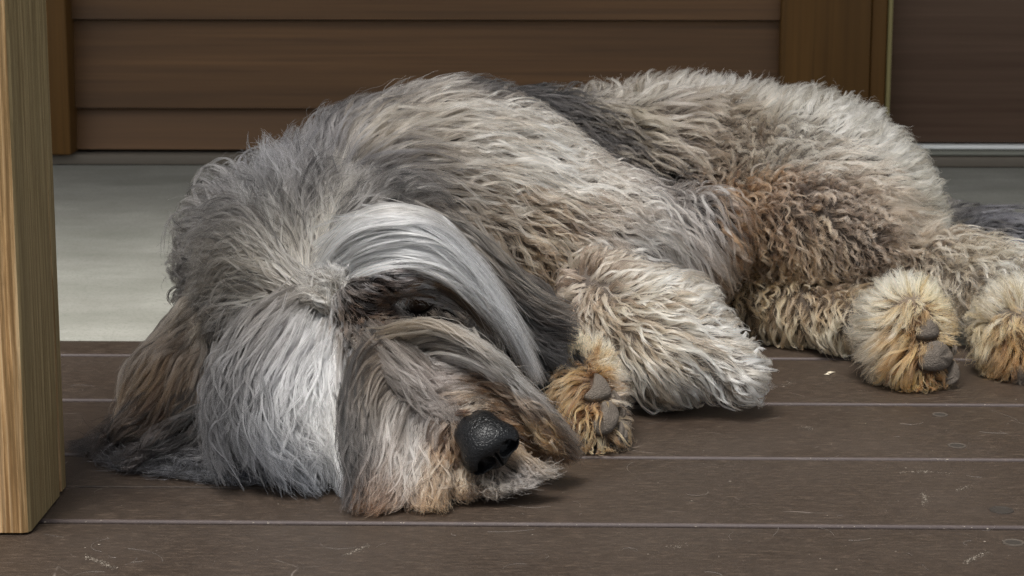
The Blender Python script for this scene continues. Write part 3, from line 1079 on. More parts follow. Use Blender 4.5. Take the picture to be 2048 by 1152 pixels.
M_FUR = bpy.data.materials.new('fur_strand')
M_FUR.use_nodes = True
t_ = M_FUR.node_tree
t_.nodes.clear()
hb = t_.nodes.new('ShaderNodeBsdfHairPrincipled')
hb.model = 'CHIANG'
hb.parametrization = 'COLOR'
hb.inputs['Roughness'].default_value = 0.58
hb.inputs['Radial Roughness'].default_value = 0.7
hb.inputs['Random Roughness'].default_value = 0.2
at_ = t_.nodes.new('ShaderNodeAttribute')
at_.attribute_name = 'coat_colour'
mo = t_.nodes.new('ShaderNodeOutputMaterial')
t_.links.new(at_.outputs['Color'], hb.inputs['Color'])
t_.links.new(hb.outputs[0], mo.inputs['Surface'])

COAT_GAIN = 1.6
TONE = {'H': 0.58, 'N': 0.62, 'EL': 0.6, 'ER': 0.75, 'T': 1.15, 'Z': 0.85}
FUR = {}


def build_fur(g):
    gi = GROUPS.index(g)
    lr = LR[LG == gi]
    hr = HR[HG == gi]
    if len(lr) < 4 or len(hr) < 4:
        return
    lp, clump, frz, ln = grow(g, lr)
    far = tri(GRID, lp[:, -1]) > 0.026                 # tame locks that shoot off the coat
    lp[far] = lp[far][:, :1] + (lp[far] - lp[far][:, :1]) * 0.45
    nl = len(lr)
    # colour of each lock along its length: the coat's colour where it lies, streaked lock by lock
    mixr = np.clip(rng.beta(0.85, 0.7, nl) + 0.16 * drift(lr, 3), 0, 1)
    jit = rng.normal(0, 0.012 if g == 'T' else 0.006, (nl, 1, 3))
    q = (lp * 0.6 + lp[:, :1] * 0.4 + jit).reshape(-1, 3)
    cc = idw(g, q, (4, 5), 2.5, 0.005)
    c1, c2 = cc[0].reshape(nl, NP, 3), cc[1].reshape(nl, NP, 3)
    kd = kdtree.KDTree(nl)
    for i, v in enumerate(lr):
        kd.insert(v, i)
    kd.balance()
    own = np.array([kd.find(v)[1] for v in hr])
    nh = len(hr)
    rel = lp - lp[:, :1]
    off = hr - lr[own]
    t = np.linspace(0, 1, NP)[None, :, None]
    cl = (clump[own] * (0.75 + 0.35 * rng.random(nh)))
    stray = rng.random(nh) < 0.09
    cl[stray] *= 0.2
    lsc = 0.72 + 0.38 * rng.random(nh)
    lsc[stray] *= 1.25
    # resample the lock at a shorter length
    tt = np.linspace(0, 1, NP)[None] * np.minimum(lsc, 1.0)[:, None] * (NP - 1)
    i0 = np.clip(tt.astype(int), 0, NP - 2)
    fr = (tt - i0)[..., None]
    rl = rel[own]
    ar = np.arange(nh)[:, None]
    pts = rl[ar, i0] * (1 - fr) + rl[ar, i0 + 1] * fr
    prof = 1 - cl[:, None, None] * np.clip(t * 1.5, 0, 1) ** 0.8
    pts = hr[:, None, :] + pts - off[:, None, :] * (1 - prof)
    fz = (frz[own] / 1000)[:, None, None]
    wob = np.cumsum(rng.normal(0, 1, (nh, NP, 3)), 1) * fz * 0.15
    wob[stray] *= 5.0
    pts = pts + wob * t
    pts[..., 2] = np.maximum(pts[..., 2], 0.0012)
    d = tri(GRID, pts.reshape(-1, 3)).reshape(nh, NP)
    bad = (d < 0.0005)
    bad[:, 0] = False
    if bad.any():
        bp = pts[bad]
        pts[bad] = bp + normal_at(bp) * np.clip(0.0006 - d[bad], 0, 0.02)[:, None]
        pts[..., 2] = np.maximum(pts[..., 2], 0.0012)
    pts[:, 0] = hr - normal_at(hr) * 0.001
    mh = np.clip(mixr[own] + rng.normal(0, 0.10, nh), 0, 1)[:, None, None]
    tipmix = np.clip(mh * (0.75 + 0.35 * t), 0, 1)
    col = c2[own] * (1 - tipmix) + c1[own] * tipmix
    col = col * np.exp(rng.normal(0, 0.10, (nh, 1, 1)))
    col = np.clip(col * COAT_GAIN, 0.004, 0.93)
    col = np.clip(col * TONE.get(g, 1.0), 0.004, 0.93)
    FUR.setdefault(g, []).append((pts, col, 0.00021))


for g in GROUPS:
    build_fur(g)


def poly(pts, m=24):
    """smooth line through a few points, evenly spaced"""
    p = np.array(pts, float)
    q = np.concatenate([[2 * p[0] - p[1]], p, [2 * p[-1] - p[-2]]])
    out = []
    for i in range(1, len(q) - 2):
        for t in np.linspace(0, 1, 12, endpoint=False):
            a, b, c, d = q[i - 1], q[i], q[i + 1], q[i + 2]
            out.append(0.5 * ((2 * b) + (c - a) * t + (2 * a - 5 * b + 4 * c - d) * t * t + (3 * b - a - 3 * c + d) * t ** 3))
    out.append(p[-1])
    out = np.array(out)
    L = np.concatenate([[0], np.cumsum(np.linalg.norm(np.diff(out[:, :2], axis=0), axis=1))])
    u = np.linspace(0, L[-1], m)
    return np.stack([np.interp(u, L, out[:, k]) for k in range(p.shape[1])], 1)


NS = 16


def sheet(g, rows, zs, n_lock, per, start=0.45, thick=0.012, lock_r=0.0026, wave=1.6, clump=0.85, frizz=1.0, power=1.0, tufts=3.0, dk=0.36, tone=1.0):
    """long hair laid over the face and ears: locks spread between neighbouring hand-drawn lines.
    rows: (points in the picture, light colours root..tip, dark colours root..tip)"""
    M = 24
    n_lock = int(n_lock * 3.6)
    lock_r = lock_r * 0.36
    gl, cl, cd = [], [], []
    for row in rows:
        pts_, lc, dc = row[:3]
        zz_ = row[3] if len(row) > 3 else zs
        line = poly(pts_, M)
        tz = np.interp(np.linspace(0, 1, M), np.linspace(0, 1, len(zz_)), zz_)
        gl.append(np.array([P(x, y, z) for (x, y), z in zip(line, tz)]))
        tt = np.linspace(0, 1, M)
        for src, dst, f in ((lc, cl, 1.05 * tone), (dc, cd, dk * tone)):  # dk darkens the dark locks, painting in shadow between strands
            c = np.array([coat(h) for h in src.split()]) * f
            dst.append(np.stack([np.interp(tt, np.linspace(0, 1, len(c)), c[:, k]) for k in range(3)], 1))
    gl, cl, cd = np.array(gl), np.array(cl), np.array(cd)
    ng = len(gl)
    s_ = rng.random(n_lock) * (ng - 1)
    # tufts: neighbouring locks draw together towards their tips, each tuft with its own reach and tone
    nt_ = max(4, int((ng - 1) * tufts))
    tc = (np.arange(nt_) + 0.5 + rng.uniform(-0.35, 0.35, nt_)) / nt_ * (ng - 1)
    tl = 0.74 + 0.36 * rng.random(nt_)
    tm = rng.normal(0.04, 0.18, nt_)
    tw = rng.normal(0, 1.0, (nt_, 2))
    mine = np.abs(s_[:, None] + rng.normal(0, 0.25 / tufts, (n_lock, 1)) - tc[None]).argmin(1)
    t0 = start * rng.random(n_lock) ** 2.2
    t1 = t0 + (1 - t0) * (0.72 + 0.36 * rng.random(n_lock)) * tl[mine]
    t1 = np.minimum(t1, 1.05)
    tn = t0[:, None] + (t1 - t0)[:, None] * np.linspace(0, 1, NS)[None]
    pull = 0.88 * np.clip(tn, 0, 1) ** 1.5
    sv = s_[:, None] * (1 - pull) + (tc[mine][:, None] + rng.normal(0, 0.06, (n_lock, 1))) * pull
    sv = sv + 0.24 * np.clip(tn * 1.5, 0, 1) * np.sin(6.283 * (0.5 + 0.9 * rng.random((n_lock, 1))) * tn + rng.random((n_lock, 1)) * 6.283) * rng.normal(0, 1, (n_lock, 1))
    sv = np.clip(sv, -0.15, ng - 0.85)
    i0 = np.clip(sv.astype(int), 0, ng - 2)
    f = (sv - i0)[..., None]
    tq = tn * (M - 1)
    j0 = np.clip(tq.astype(int), 0, M - 2)
    fr = (tq - j0)[..., None]
    frc = np.clip(fr, 0, 1)

    def bil(arr, w):
        return (arr[i0, j0] * (1 - f) + arr[i0 + 1, j0] * f) * (1 - w) + (arr[i0, j0 + 1] * (1 - f) + arr[i0 + 1, j0 + 1] * f) * w
    lp = bil(gl, fr)
    f = np.clip(f, 0, 1)
    c1, c2 = bil(cl, frc), bil(cd, frc)
    t = np.linspace(0, 1, NS)[None]
    # roots start in the coat, the lock rises out of it and settles
    depth = thick * rng.random(n_lock) + 0.002 * tw[mine, 0]
    away = unit(lp - CAM)
    lp = lp + unit(lp[:, 4:5] - lp[:, :1]) * (rng.normal(0, 0.009, (n_lock, 1)) * np.exp(-t * 3.5))[..., None] + np.cross(unit(lp[:, 4:5] - lp[:, :1]), away[:, :1]) * (rng.normal(0, 0.004, (n_lock, 1)) * np.exp(-t * 4))[..., None]
    sink = 0.006 + 0.007 * (t0 > 0.06)
    lp = lp + away * (depth[:, None] + sink[:, None] * np.exp(-t * 8))[..., None]
    tan = unit(np.gradient(lp, axis=1))
    side = unit(np.cross(tan, away))
    ph, ph2 = rng.random((n_lock, 1)) * 6.283, rng.random((n_lock, 1)) * 6.283
    fq = 0.7 + 0.9 * rng.random((n_lock, 1))
    amp = wave / 1000 * (0.4 + 1.9 * rng.random((n_lock, 1))) * np.clip(t * 1.6, 0, 1)
    lp = lp + side * (amp * np.sin(6.283 * fq * t + ph))[..., None] + away * (amp * 0.7 * np.sin(6.283 * fq * t + ph2))[..., None]
    # hairs
    own = np.repeat(np.arange(n_lock), rng.integers(max(3, int(per * 0.15)), int(per * 0.48) + 1, n_lock))
    nh = len(own)
    rr = lock_r * (0.5 + rng.random(n_lock))[own] * np.sqrt(rng.random(nh))
    an = rng.random(nh) * 6.283
    stray = rng.random(nh) < 0.07
    k = np.where(stray, 0.0, clump * (0.8 + 0.25 * rng.random(nh)))
    wprof = 1.0 - np.clip(k, 0, 1)[:, None] * t ** 1.2
    off = side[own] * (np.where(stray, 3.0, 1.0) * rr * np.cos(an))[:, None, None] + away[own] * (rr * np.sin(an) * 0.8)[:, None, None]
    lsc = np.clip(0.75 + 0.3 * rng.random(nh), 0, 1)
    tt = t * lsc[:, None] * (NS - 1)
    a0 = np.clip(tt.astype(int), 0, NS - 2)
    ff = (tt - a0)[..., None]
    an_ = np.arange(nh)[:, None]
    L_ = lp[own]
    pts = L_[an_, a0] * (1 - ff) + L_[an_, a0 + 1] * ff
    pts = pts + off * wprof[..., None]
    wob = np.cumsum(rng.normal(0, 1, (nh, NS, 3)), 1) * frizz / 1000 * 0.10
    wob[stray] *= 5.0
    pts = pts + wob * t[..., None]
    fp = pts.reshape(-1, 3)
    d = tri(GRID, fp)
    bad = d < 0.001
    fp[bad] += normal_at(fp[bad]) * np.clip(0.0015 - d[bad], 0, 0.03)[:, None]
    pts = fp.reshape(nh, NS, 3)
    fl = 0.0012 + 0.005 * rng.random((nh, 1))
    pts[..., 2] = np.maximum(pts[..., 2], fl)
    mixr = np.clip(rng.beta(0.7, 0.7, n_lock) + tm[mine], 0, 1)
    mh = np.clip(mixr[own] + rng.normal(0, 0.10, nh), 0, 1)[:, None, None] ** power
    col = c2[own] * (1 - mh) + c1[own] * mh
    col = col * np.exp(rng.normal(0, 0.12, (nh, 1, 1)))
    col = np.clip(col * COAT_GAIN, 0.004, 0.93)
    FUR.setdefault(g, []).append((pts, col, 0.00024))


# brow, swept over the eye to the right
sheet('H', [
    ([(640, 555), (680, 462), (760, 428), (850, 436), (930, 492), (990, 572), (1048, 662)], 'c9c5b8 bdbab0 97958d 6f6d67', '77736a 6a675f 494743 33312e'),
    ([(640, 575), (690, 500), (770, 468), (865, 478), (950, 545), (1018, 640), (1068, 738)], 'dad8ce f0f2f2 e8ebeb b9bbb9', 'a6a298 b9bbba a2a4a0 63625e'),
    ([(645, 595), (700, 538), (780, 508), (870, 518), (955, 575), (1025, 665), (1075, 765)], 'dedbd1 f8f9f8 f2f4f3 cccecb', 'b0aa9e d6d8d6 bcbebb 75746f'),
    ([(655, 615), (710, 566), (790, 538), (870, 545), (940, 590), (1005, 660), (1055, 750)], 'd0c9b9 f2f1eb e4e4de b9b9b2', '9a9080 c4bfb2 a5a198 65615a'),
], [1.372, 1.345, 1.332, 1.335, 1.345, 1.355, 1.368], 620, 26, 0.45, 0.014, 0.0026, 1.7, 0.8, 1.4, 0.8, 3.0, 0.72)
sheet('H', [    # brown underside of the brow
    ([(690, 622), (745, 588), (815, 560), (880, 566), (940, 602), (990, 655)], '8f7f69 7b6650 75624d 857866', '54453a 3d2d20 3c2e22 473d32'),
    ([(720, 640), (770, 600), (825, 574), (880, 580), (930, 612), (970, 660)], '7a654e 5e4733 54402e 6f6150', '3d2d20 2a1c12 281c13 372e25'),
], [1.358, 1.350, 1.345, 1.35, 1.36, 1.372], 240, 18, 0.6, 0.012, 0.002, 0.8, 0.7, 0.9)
# fall to the left of the face
sheet('H', [
    ([(590, 600), (520, 615), (455, 680), (420, 780), (410, 880), (425, 950)], '98938a 74726d 5b5a58 4c4c4d', '4a4741 373634 2a2a2a 202021'),
    ([(605, 612), (550, 635), (500, 710), (480, 810), (490, 900), (515, 968)], 'a6a298 82817c 676866 54575a', '5a5650 403f3d 2f3030 242628'),
    ([(620, 622), (585, 650), (550, 720), (540, 820), (570, 912), (605, 985)], 'c0beb5 a0a2a0 7b7d7c 5e6367', '75726a 555756 3b3d3d 2b2e31'),
    ([(640, 630), (618, 660), (598, 730), (595, 830), (625, 930), (648, 1000)], 'dad9d2 e0e2e1 b5b7b5 767c81', '94928a 858786 585a59 3a3e42'),
    ([(660, 640), (652, 680), (648, 750), (648, 840), (672, 930), (690, 1003)], 'd8d5ca f8f9f7 eae9e0 9aa0a4', '9f998d cdcfcd a3a29b 50555a'),
    ([(682, 655), (684, 690), (682, 755), (680, 835), (695, 920), (706, 1000)], 'b5ab9a dcdbd4 cfccc0 8a8f92', '6f6352 8f8d86 7d7a71 474b4e'),
], [1.352, 1.328, 1.312, 1.298, 1.285, 1.275], 520, 26, 0.45, 0.018, 0.0028, 2.4, 0.85, 1.5, 1.0, 3.6, 0.5, tone=0.88)
# loose darker locks straying over the cheek
sheet('H', [
    ([(540, 620), (475, 690), (445, 770), (440, 850), (470, 940)], '8f8c85 6c6b68 565655 48494b', '454340 313130 252525 1d1e20'),
    ([(560, 650), (510, 730), (500, 810), (520, 890), (560, 965)], 'a09e98 7c7c79 646564 535659', '524f4c 3a3a38 2a2a2a 222426'),
    ([(600, 660), (560, 740), (535, 820), (545, 905), (600, 980)], 'c2c1bc a3a4a2 858786 6b6f73', '6d6b67 525352 3e3f3f 303336'),
    ([(650, 700), (615, 780), (620, 860), (655, 930), (690, 990)], 'e6e6e2 cfd0cc a9aaa6 7b8084', '8f8d87 6f706d 515250 393d40'),
], [1.325, 1.308, 1.294, 1.282, 1.270], 150, 22, 0.5, 0.010, 0.003, 3.4, 0.85, 2.0, 1.0, 4.0, tone=0.85)
# cream mound at the parting
sheet('H', [
    ([(695, 655), (655, 625), (615, 612), (575, 622)], 'b9ad98 cbc4b3 c4bfb1 aeaaa0', '6f6353 857d6d 7d776b 65615a'),
    ([(695, 640), (660, 600), (622, 580), (585, 578)], 'beb29d d0cab9 c9c4b6 b1ada2', '75695a 8b8474 827d70 6a665e'),
    ([(700, 622), (675, 580), (645, 550), (618, 530)], 'c4b9a4 d6d1c2 cdc9bc b5b2a8', '7d7161 918b7c 878277 6d6a63'),
    ([(712, 605), (700, 570), (690, 535), (682, 505)], 'c9bfac dcd8cb d6d4ca c2c1b9', '85796a 979183 8f8c82 77756e'),
], [1.360, 1.352, 1.350, 1.358], 90, 20, 0.6, 0.010, 0.0024, 2.0, 0.75, 1.6, tone=0.85)
# crown, left and up from the parting
sheet('H', [
    ([(592, 640), (540, 658), (490, 710), (455, 790), (440, 850)], 'b9b5aa a9a69c 918f89 77756f', '6a665f 55524c 413f3c 33312f'),
    ([(588, 612), (525, 612), (465, 640), (415, 700), (385, 760)], 'bab5a8 b0aca0 98948b 807a70', '6c675f 5a564f 46433e 38342f'),
    ([(588, 592), (522, 567), (460, 560), (400, 600), (360, 650)], 'bcb6a8 aca697 928c80 7a766d', '6e685e 59544b 45413b 36332f'),
    ([(590, 572), (530, 525), (465, 490), (400, 500), (355, 545)], 'b9b4a7 a6a193 8d887d 75726c', '6a655b 544f47 403d38 33312f'),
    ([(594, 558), (545, 480), (485, 420), (425, 400), (370, 420)], 'b5b1a6 a29e93 8c8982 777673', '645f57 4f4c47 3e3c39 323130'),
], [1.365, 1.372, 1.40, 1.435, 1.46], 420, 24, 0.5, 0.016, 0.0028, 3.4, 0.88, 2.0, dk=0.27, tone=0.82)
sheet('N', [
    ([(592, 556), (548, 468), (505, 405), (470, 350), (430, 320)], 'b9b4a6 a6a297 97968f a2a2a1', '655f55 524e48 434240 4a4a4a'),
    ([(605, 552), (580, 462), (560, 390), (545, 330), (515, 280)], 'bbb6a6 a8a498 98968f a3a4a4', '68635a 54504a 434240 484848'),
    ([(622, 548), (616, 458), (618, 385), (625, 320), (640, 270)], 'beb9aa b0aca0 94928d 8b8a87', '6b665c 56534d 403f3d 3a3939'),
    ([(640, 548), (655, 458), (680, 395), (700, 345), (735, 300)], 'c2bdae cdc7b6 aaa69a 8a8884', '706b60 5f5b53 454341 393837'),
    ([(654, 545), (690, 452), (745, 390), (810, 360), (880, 360)], 'bfbbae a9a69d 8f8c86 807d78', '6b675f 504d49 3b3a38 343332'),
    ([(660, 545), (708, 452), (780, 405), (870, 395), (950, 430)], 'c4c1b6 b3b0a7 96938b 7c7871', '716d65 5b5852 42403d 363330'),
], [1.375, 1.395, 1.43, 1.46, 1.48], 420, 24, 0.55, 0.016, 0.003, 3.6, 0.9, 2.0, dk=0.27, tone=0.84)
# muzzle, swept right over the lip
sheet('H', [
    ([(750, 668), (825, 645), (915, 665), (1000, 725), (1060, 795), (1110, 850)], '8f8573 948b7b 928d82 7f7b73', '544a3d 564e43 514d46 3f3c37'),
    ([(790, 700), (850, 678), (930, 692), (1010, 748), (1080, 815), (1135, 868)], '988e7c a9a396 b4b2a9 94897c', '5a5145 6a655b 6e6b64 4c443b'),
    ([(830, 740), (890, 712), (960, 727), (1040, 778), (1100, 838), (1150, 883)], 'a0978a bdbab1 bcb9b0 8e8374', '625a4e 7b776f 706b63 463c31'),
    ([(880, 782), (930, 755), (990, 763), (1060, 808), (1110, 858), (1150, 905)], '8b7762 8f7d68 9a8d7c 85796a', '4f4032 4f4136 574c41 453b31'),
    ([(920, 812), (960, 785), (1010, 793), (1068, 832), (1115, 872), (1148, 912)], '7d6650 86705a 8b745b 76634f', '42311f 473522 483523 3a2c1f'),
    ([(990, 822), (1030, 820), (1075, 848), (1115, 885), (1142, 915)], 'b5a894 c9bca6 b09266 7a5c3d', '75684f 857358 5c4630 3a291a'),
    ([(1030, 855), (1058, 862), (1090, 885), (1118, 908), (1136, 928)], 'd9d0be d2c5ad a88b63 604730', '94866f 8a755a 5a422a 2c1f13'),
], [1.325, 1.302, 1.288, 1.282, 1.288, 1.30], 480, 24, 0.55, 0.014, 0.0024, 2.2, 0.82, 1.8, 1.0, 6.0, tone=0.66)
# bridge of the muzzle
sheet('H', [
    ([(725, 700), (775, 752), (835, 812), (888, 852)], '7d776d 86817a 8c8881 787069', '4a4238 504940 524b42 41382e'),
    ([(745, 680), (800, 730), (865, 790), (915, 838)], '827d75 928d85 96918a 7e776e', '50483d 595146 5a5248 463d33'),
    ([(770, 665), (835, 705), (900, 765), (945, 825)], '827a6f 8d877e 898078 746758', '4c4338 554d42 4e453a 40342a'),
], [1.326, 1.302, 1.285, 1.270], 150, 20, 0.75, 0.010, 0.0024, 1.6, 0.75, 1.4, tone=0.55)
# beard on the near side; first rows coloured darker for the shaded cheek
sheet('H', [
    ([(740, 690), (710, 720), (692, 790), (692, 870), (700, 950), (690, 1000)], '655c50 5d5851 504e4a 454443', '332d26 2e2a26 262423 1d1c1d'),
    ([(780, 720), (742, 740), (717, 800), (715, 880), (718, 960), (705, 1012)], '756c5f 736d64 625f5a 5c544d', '3c352d 393530 2d2b28 25211e'),
    ([(820, 750), (782, 765), (752, 820), (742, 900), (735, 980), (715, 1028)], '8a8173 8f897e 807d77 84694f', '4a4239 49443e 3b3936 3a2919'),
    ([(860, 780), (827, 795), (800, 850), (785, 920), (770, 990), (740, 1036)], '9e988f aaa69e b5ada2 96795f', '625a4e 645e54 625648 4c3422'),
    ([(890, 808), (862, 825), (840, 880), (828, 940), (815, 1000), (795, 1042)], '99928a bab6ae c8bfb2 a08064', '5e5449 726b60 716350 513722'),
    ([(908, 828), (890, 850), (874, 900), (866, 960), (860, 1010), (862, 1040)], '8a7a68 ac947a c2ad92 a88a66', '4c3f31 604c3a 665340 503c28'),
    ([(918, 850), (905, 872), (894, 910), (888, 950), (892, 990), (903, 1014)], '6a5b4c 86786a a99b87 9a7d5d', '352a20 453a30 564a3c 46321f'),
], [1.315, 1.292, 1.272, 1.260, 1.250, 1.243], 620, 26, 0.50, 0.018, 0.0028, 2.6, 0.85, 1.7, 1.0, 3.6, tone=0.72)
# chin
sheet('H', [
    ([(905, 925), (905, 955), (905, 985), (915, 1012)], '9a8c78 a08f78 9a7f5f', '4f4435 50412f 46331f'),
    ([(940, 940), (940, 965), (942, 985), (955, 1003)], 'a59a88 aa9c86 8f7358', '5a5042 5a4b39 40301f'),
    ([(975, 945), (982, 965), (995, 982), (1015, 992)], '9a9284 a39b8c 8d877b', '4d463c 524b41 403b33'),
    ([(1010, 930), (1028, 950), (1055, 965), (1090, 968)], '8b857a 96918a 8a867d', '413c35 46423c 3a3732'),
    ([(1032, 900), (1062, 918), (1098, 935), (1130, 942)], '8f7d64 7e7261 757066', '443828 383026 33302b'),
], [1.272, 1.266, 1.262, 1.262], 170, 18, 0.3, 0.010, 0.0022, 1.4, 0.75, 1.2)
# long ear hair splayed on the deck
sheet('EL', [
    ([(400, 648), (330, 672), (285, 735), (262, 800), (215, 860), (145, 893)], '857c6e 7d6d5a 6b5a47 55483a 3d352e 2f2a26', '5a5245 4c4032 3f3326 352a20 292320 221f1d', [1.46,1.44,1.425,1.415,1.40,1.385]),
    ([(420, 668), (355, 708), (315, 780), (288, 840), (228, 886), (158, 908)], '87807a 7b6d5b 675744 504337 37302b 2a2623', '59534a 4a4034 3d3226 32281f 25201d 1e1b1b', [1.46,1.43,1.41,1.395,1.385,1.375]),
    ([(440, 690), (385, 740), (350, 810), (318, 868), (258, 908), (185, 925)], '928c82 807463 6c5d4b 50453a 3a3634 2f2d2d', '55514a 453d34 362d24 2a2420 211f1f 1c1b1c', [1.455,1.42,1.39,1.375,1.365,1.355]),
    ([(450, 710), (410, 770), (390, 840), (368, 890), (308, 922), (240, 940)], '8f8c85 787268 625b51 4b4743 403f40 39393b', '524f4a 413d38 332f2b 282625 222223 1e1e20', [1.45,1.40,1.37,1.355,1.345,1.338]),
    ([(460, 738), (430, 800), (428, 862), (425, 908), (375, 935), (315, 948)], '8f8d88 7b7974 6a6865 585858 4d4e50 424345', '504f4c 403f3d 353434 2b2b2c 272729 212224', [1.44,1.39,1.355,1.34,1.335,1.33]),
    ([(480, 760), (468, 830), (478, 890), (475, 928), (435, 946), (385, 955)], 'a3a29d 9a9893 8b8a86 7a7a79 6a6b6d 595b5d', '51504e 454442 3a3a39 303031 2b2c2e 242628', [1.43,1.375,1.345,1.33,1.325,1.322]),
    ([(500, 780), (508, 850), (530, 908), (545, 945), (520, 960), (480, 965)], 'a8a7a3 9f9e9a 918f8a 84827d 76767a 66686b', '575654 4a4947 3e3d3c 363636 303134 292b2d', [1.40,1.355,1.33,1.315,1.31,1.31]),
], [1.46, 1.42, 1.385, 1.36, 1.335, 1.325], 640, 26, 0.5, 0.022, 0.003, 3.6, 0.85, 2.4, 1.4, 4.0, tone=0.72)
# wisps of ear hair straying over the boards
sheet('EL', [
    ([(300, 800), (255, 850), (200, 885), (135, 893)], '5c5043 4a4138 3d3733', '29231d 211d1a 1c1a19', [1.41, 1.405, 1.40, 1.395]),
    ([(310, 850), (260, 890), (210, 912), (150, 925)], '4c443c 403a36 383534', '231f1c 1e1b1a 1a1919', [1.375, 1.372, 1.368, 1.362]),
    ([(380, 880), (320, 915), (270, 935), (215, 948)], '5a5855 4c4c4c 454547', '272625 212122 1d1d1f', [1.352, 1.346, 1.342, 1.336]),
    ([(460, 910), (420, 940), (365, 955), (310, 962)], '777674 66686a 55575a', '333232 2a2b2c 232426', [1.330, 1.326, 1.322, 1.320]),
    ([(560, 935), (530, 960), (490, 972), (440, 975)], '86888a 727578 5e6164', '3b3c3d 2f3133 26282a', [1.305, 1.303, 1.302, 1.302]),
], [1.36, 1.36, 1.36, 1.36], 95, 18, 0.4, 0.006, 0.003, 4.5, 0.7, 3.0, 1.0, 3.0)
# far ear
sheet('ER', [
    ([(850, 425), (940, 455), (1010, 525), (1070, 585), (1140, 612)], '9a958a 857f74 6d675c 5c564d', '4a4843 3a3834 2c2a28 242221'),
    ([(880, 455), (950, 500), (1010, 570), (1070, 630), (1145, 655)], '857f74 5e584f 423c36 2f2b28', '3a3835 272523 1c1a1a 161515'),
    ([(930, 520), (980, 570), (1030, 640), (1085, 690), (1130, 712)], '544f47 3d3933 2d2a28 252322', '262422 1c1a1a 161515 121112'),
    ([(980, 580), (1020, 640), (1058, 710), (1095, 760), (1118, 800)], '3d3a35 2f2d2a 262423 222120', '1d1b1b 161515 121212 101010'),
], [1.43, 1.415, 1.41, 1.405, 1.40], 300, 22, 0.5, 0.016, 0.0028, 1.6, 0.85, 1.2)

# ------------------------------------------------------------------ dog objects
dog = link(bpy.data.objects.new('dog', None))
dog.location = (0.05, 1.6, 0.0)
tag(dog, 'shaggy grey and cream long-haired dog lying asleep with its head on the deck', 'dog')


def under_dog(o, parent=dog):
    o.parent = parent
    o.matrix_parent_inverse = Matrix.Translation(-dog.location)
    return o


skin = Mat('dog_skin', 0.9, 0.1)
ska = skin.n('ShaderNodeAttribute')
ska.attribute_name = 'undercoat'
skin.color(ska.outputs['Color'])
me = bpy.data.meshes.new('body')
me.from_pydata(BV.tolist(), [], BQ.tolist())
me.materials.append(skin.m)
me.polygons.foreach_set('use_smooth', [True] * len(me.polygons))
bg_ = np.stack([sdf(BV, GP[g]) for g in GROUPS], 1).argmin(1)
vc = np.zeros((len(BV), 4))
vc[:, 3] = 1
for gi, g in enumerate(GROUPS):
    m_ = bg_ == gi
    if m_.any():
        a_, b_ = idw(g, BV[m_], (4, 5), 2.5, 0.005)
        cc_ = b_ * 0.8 + a_ * 0.2
        vc[m_, :3] = cc_ * 0.5 + cc_.mean(1, keepdims=True) * 0.5
at = me.color_attributes.new('undercoat', 'FLOAT_COLOR', 'POINT')
at.data.foreach_set('color', vc.astype(np.float32).ravel())
body = under_dog(bpy.data.objects.new('body', me))
scene.collection.objects.link(body)
FUR_LABEL = {'T': 'wavy cream and grey body coat with a dark saddle', 'N': 'tousled grey neck ruff', 'H': 'long grey and white facial hair parted over the brow',
             'EL': 'long dark brown ear hair splayed on the deck', 'ER': 'dark ear hair beside the cheek', 'F': 'cream shaggy foreleg hair',
             'Z': 'grey tail hair'}
for g, packs in FUR.items():
    cu = bpy.data.hair_curves.new('fur')
    cu.add_curves([q[0].shape[1] for q in packs for _ in range(len(q[0]))])
    cu.attributes['position'].data.foreach_set('vector', np.concatenate([q[0].astype(np.float32).ravel() for q in packs]))
    ra = cu.attributes.get('radius') or cu.attributes.new('radius', 'FLOAT', 'POINT')
    rads = []
    for pts, col, r0 in packs:
        tt_ = np.linspace(0, 1, pts.shape[1])[None]
        rads.append((r0 * (0.7 + 0.5 * rng.random((len(pts), 1))) * (1 - 0.75 * tt_ ** 1.6) * (1 - 0.6 * np.exp(-tt_ * 9) * (pts.shape[1] == NS))).astype(np.float32).ravel())
    ra.data.foreach_set('value', np.concatenate(rads))
    ca = cu.attributes.new('coat_colour', 'FLOAT_COLOR', 'POINT')
    ca.data.foreach_set('color', np.concatenate([np.concatenate([q[1], np.ones((*q[1].shape[:2], 1))], -1).astype(np.float32).ravel() for q in packs]))
    cu.materials.append(M_FUR)
    o = under_dog(bpy.data.objects.new('fur', cu))
    scene.collection.objects.link(o)
    o['kind'] = 'stuff'
    if g in FUR_LABEL:
        o['label'] = FUR_LABEL[g]


# nose leather
def frame(right, up):
    r = unit(np.array(right, float))
    u = np.array(up, float)
    u = unit(u - (u @ r) * r)
    return np.stack([r, u, np.cross(r, u)], 1)


img = lambda x, y, z=0: RIGHT * x - UP * y - FWD * z          # picture right, picture down, towards the camera
NF = frame(img(.80, -.60, -.10), img(-.60, -.72, .52))        # across the nostrils, up the bridge, out of the face


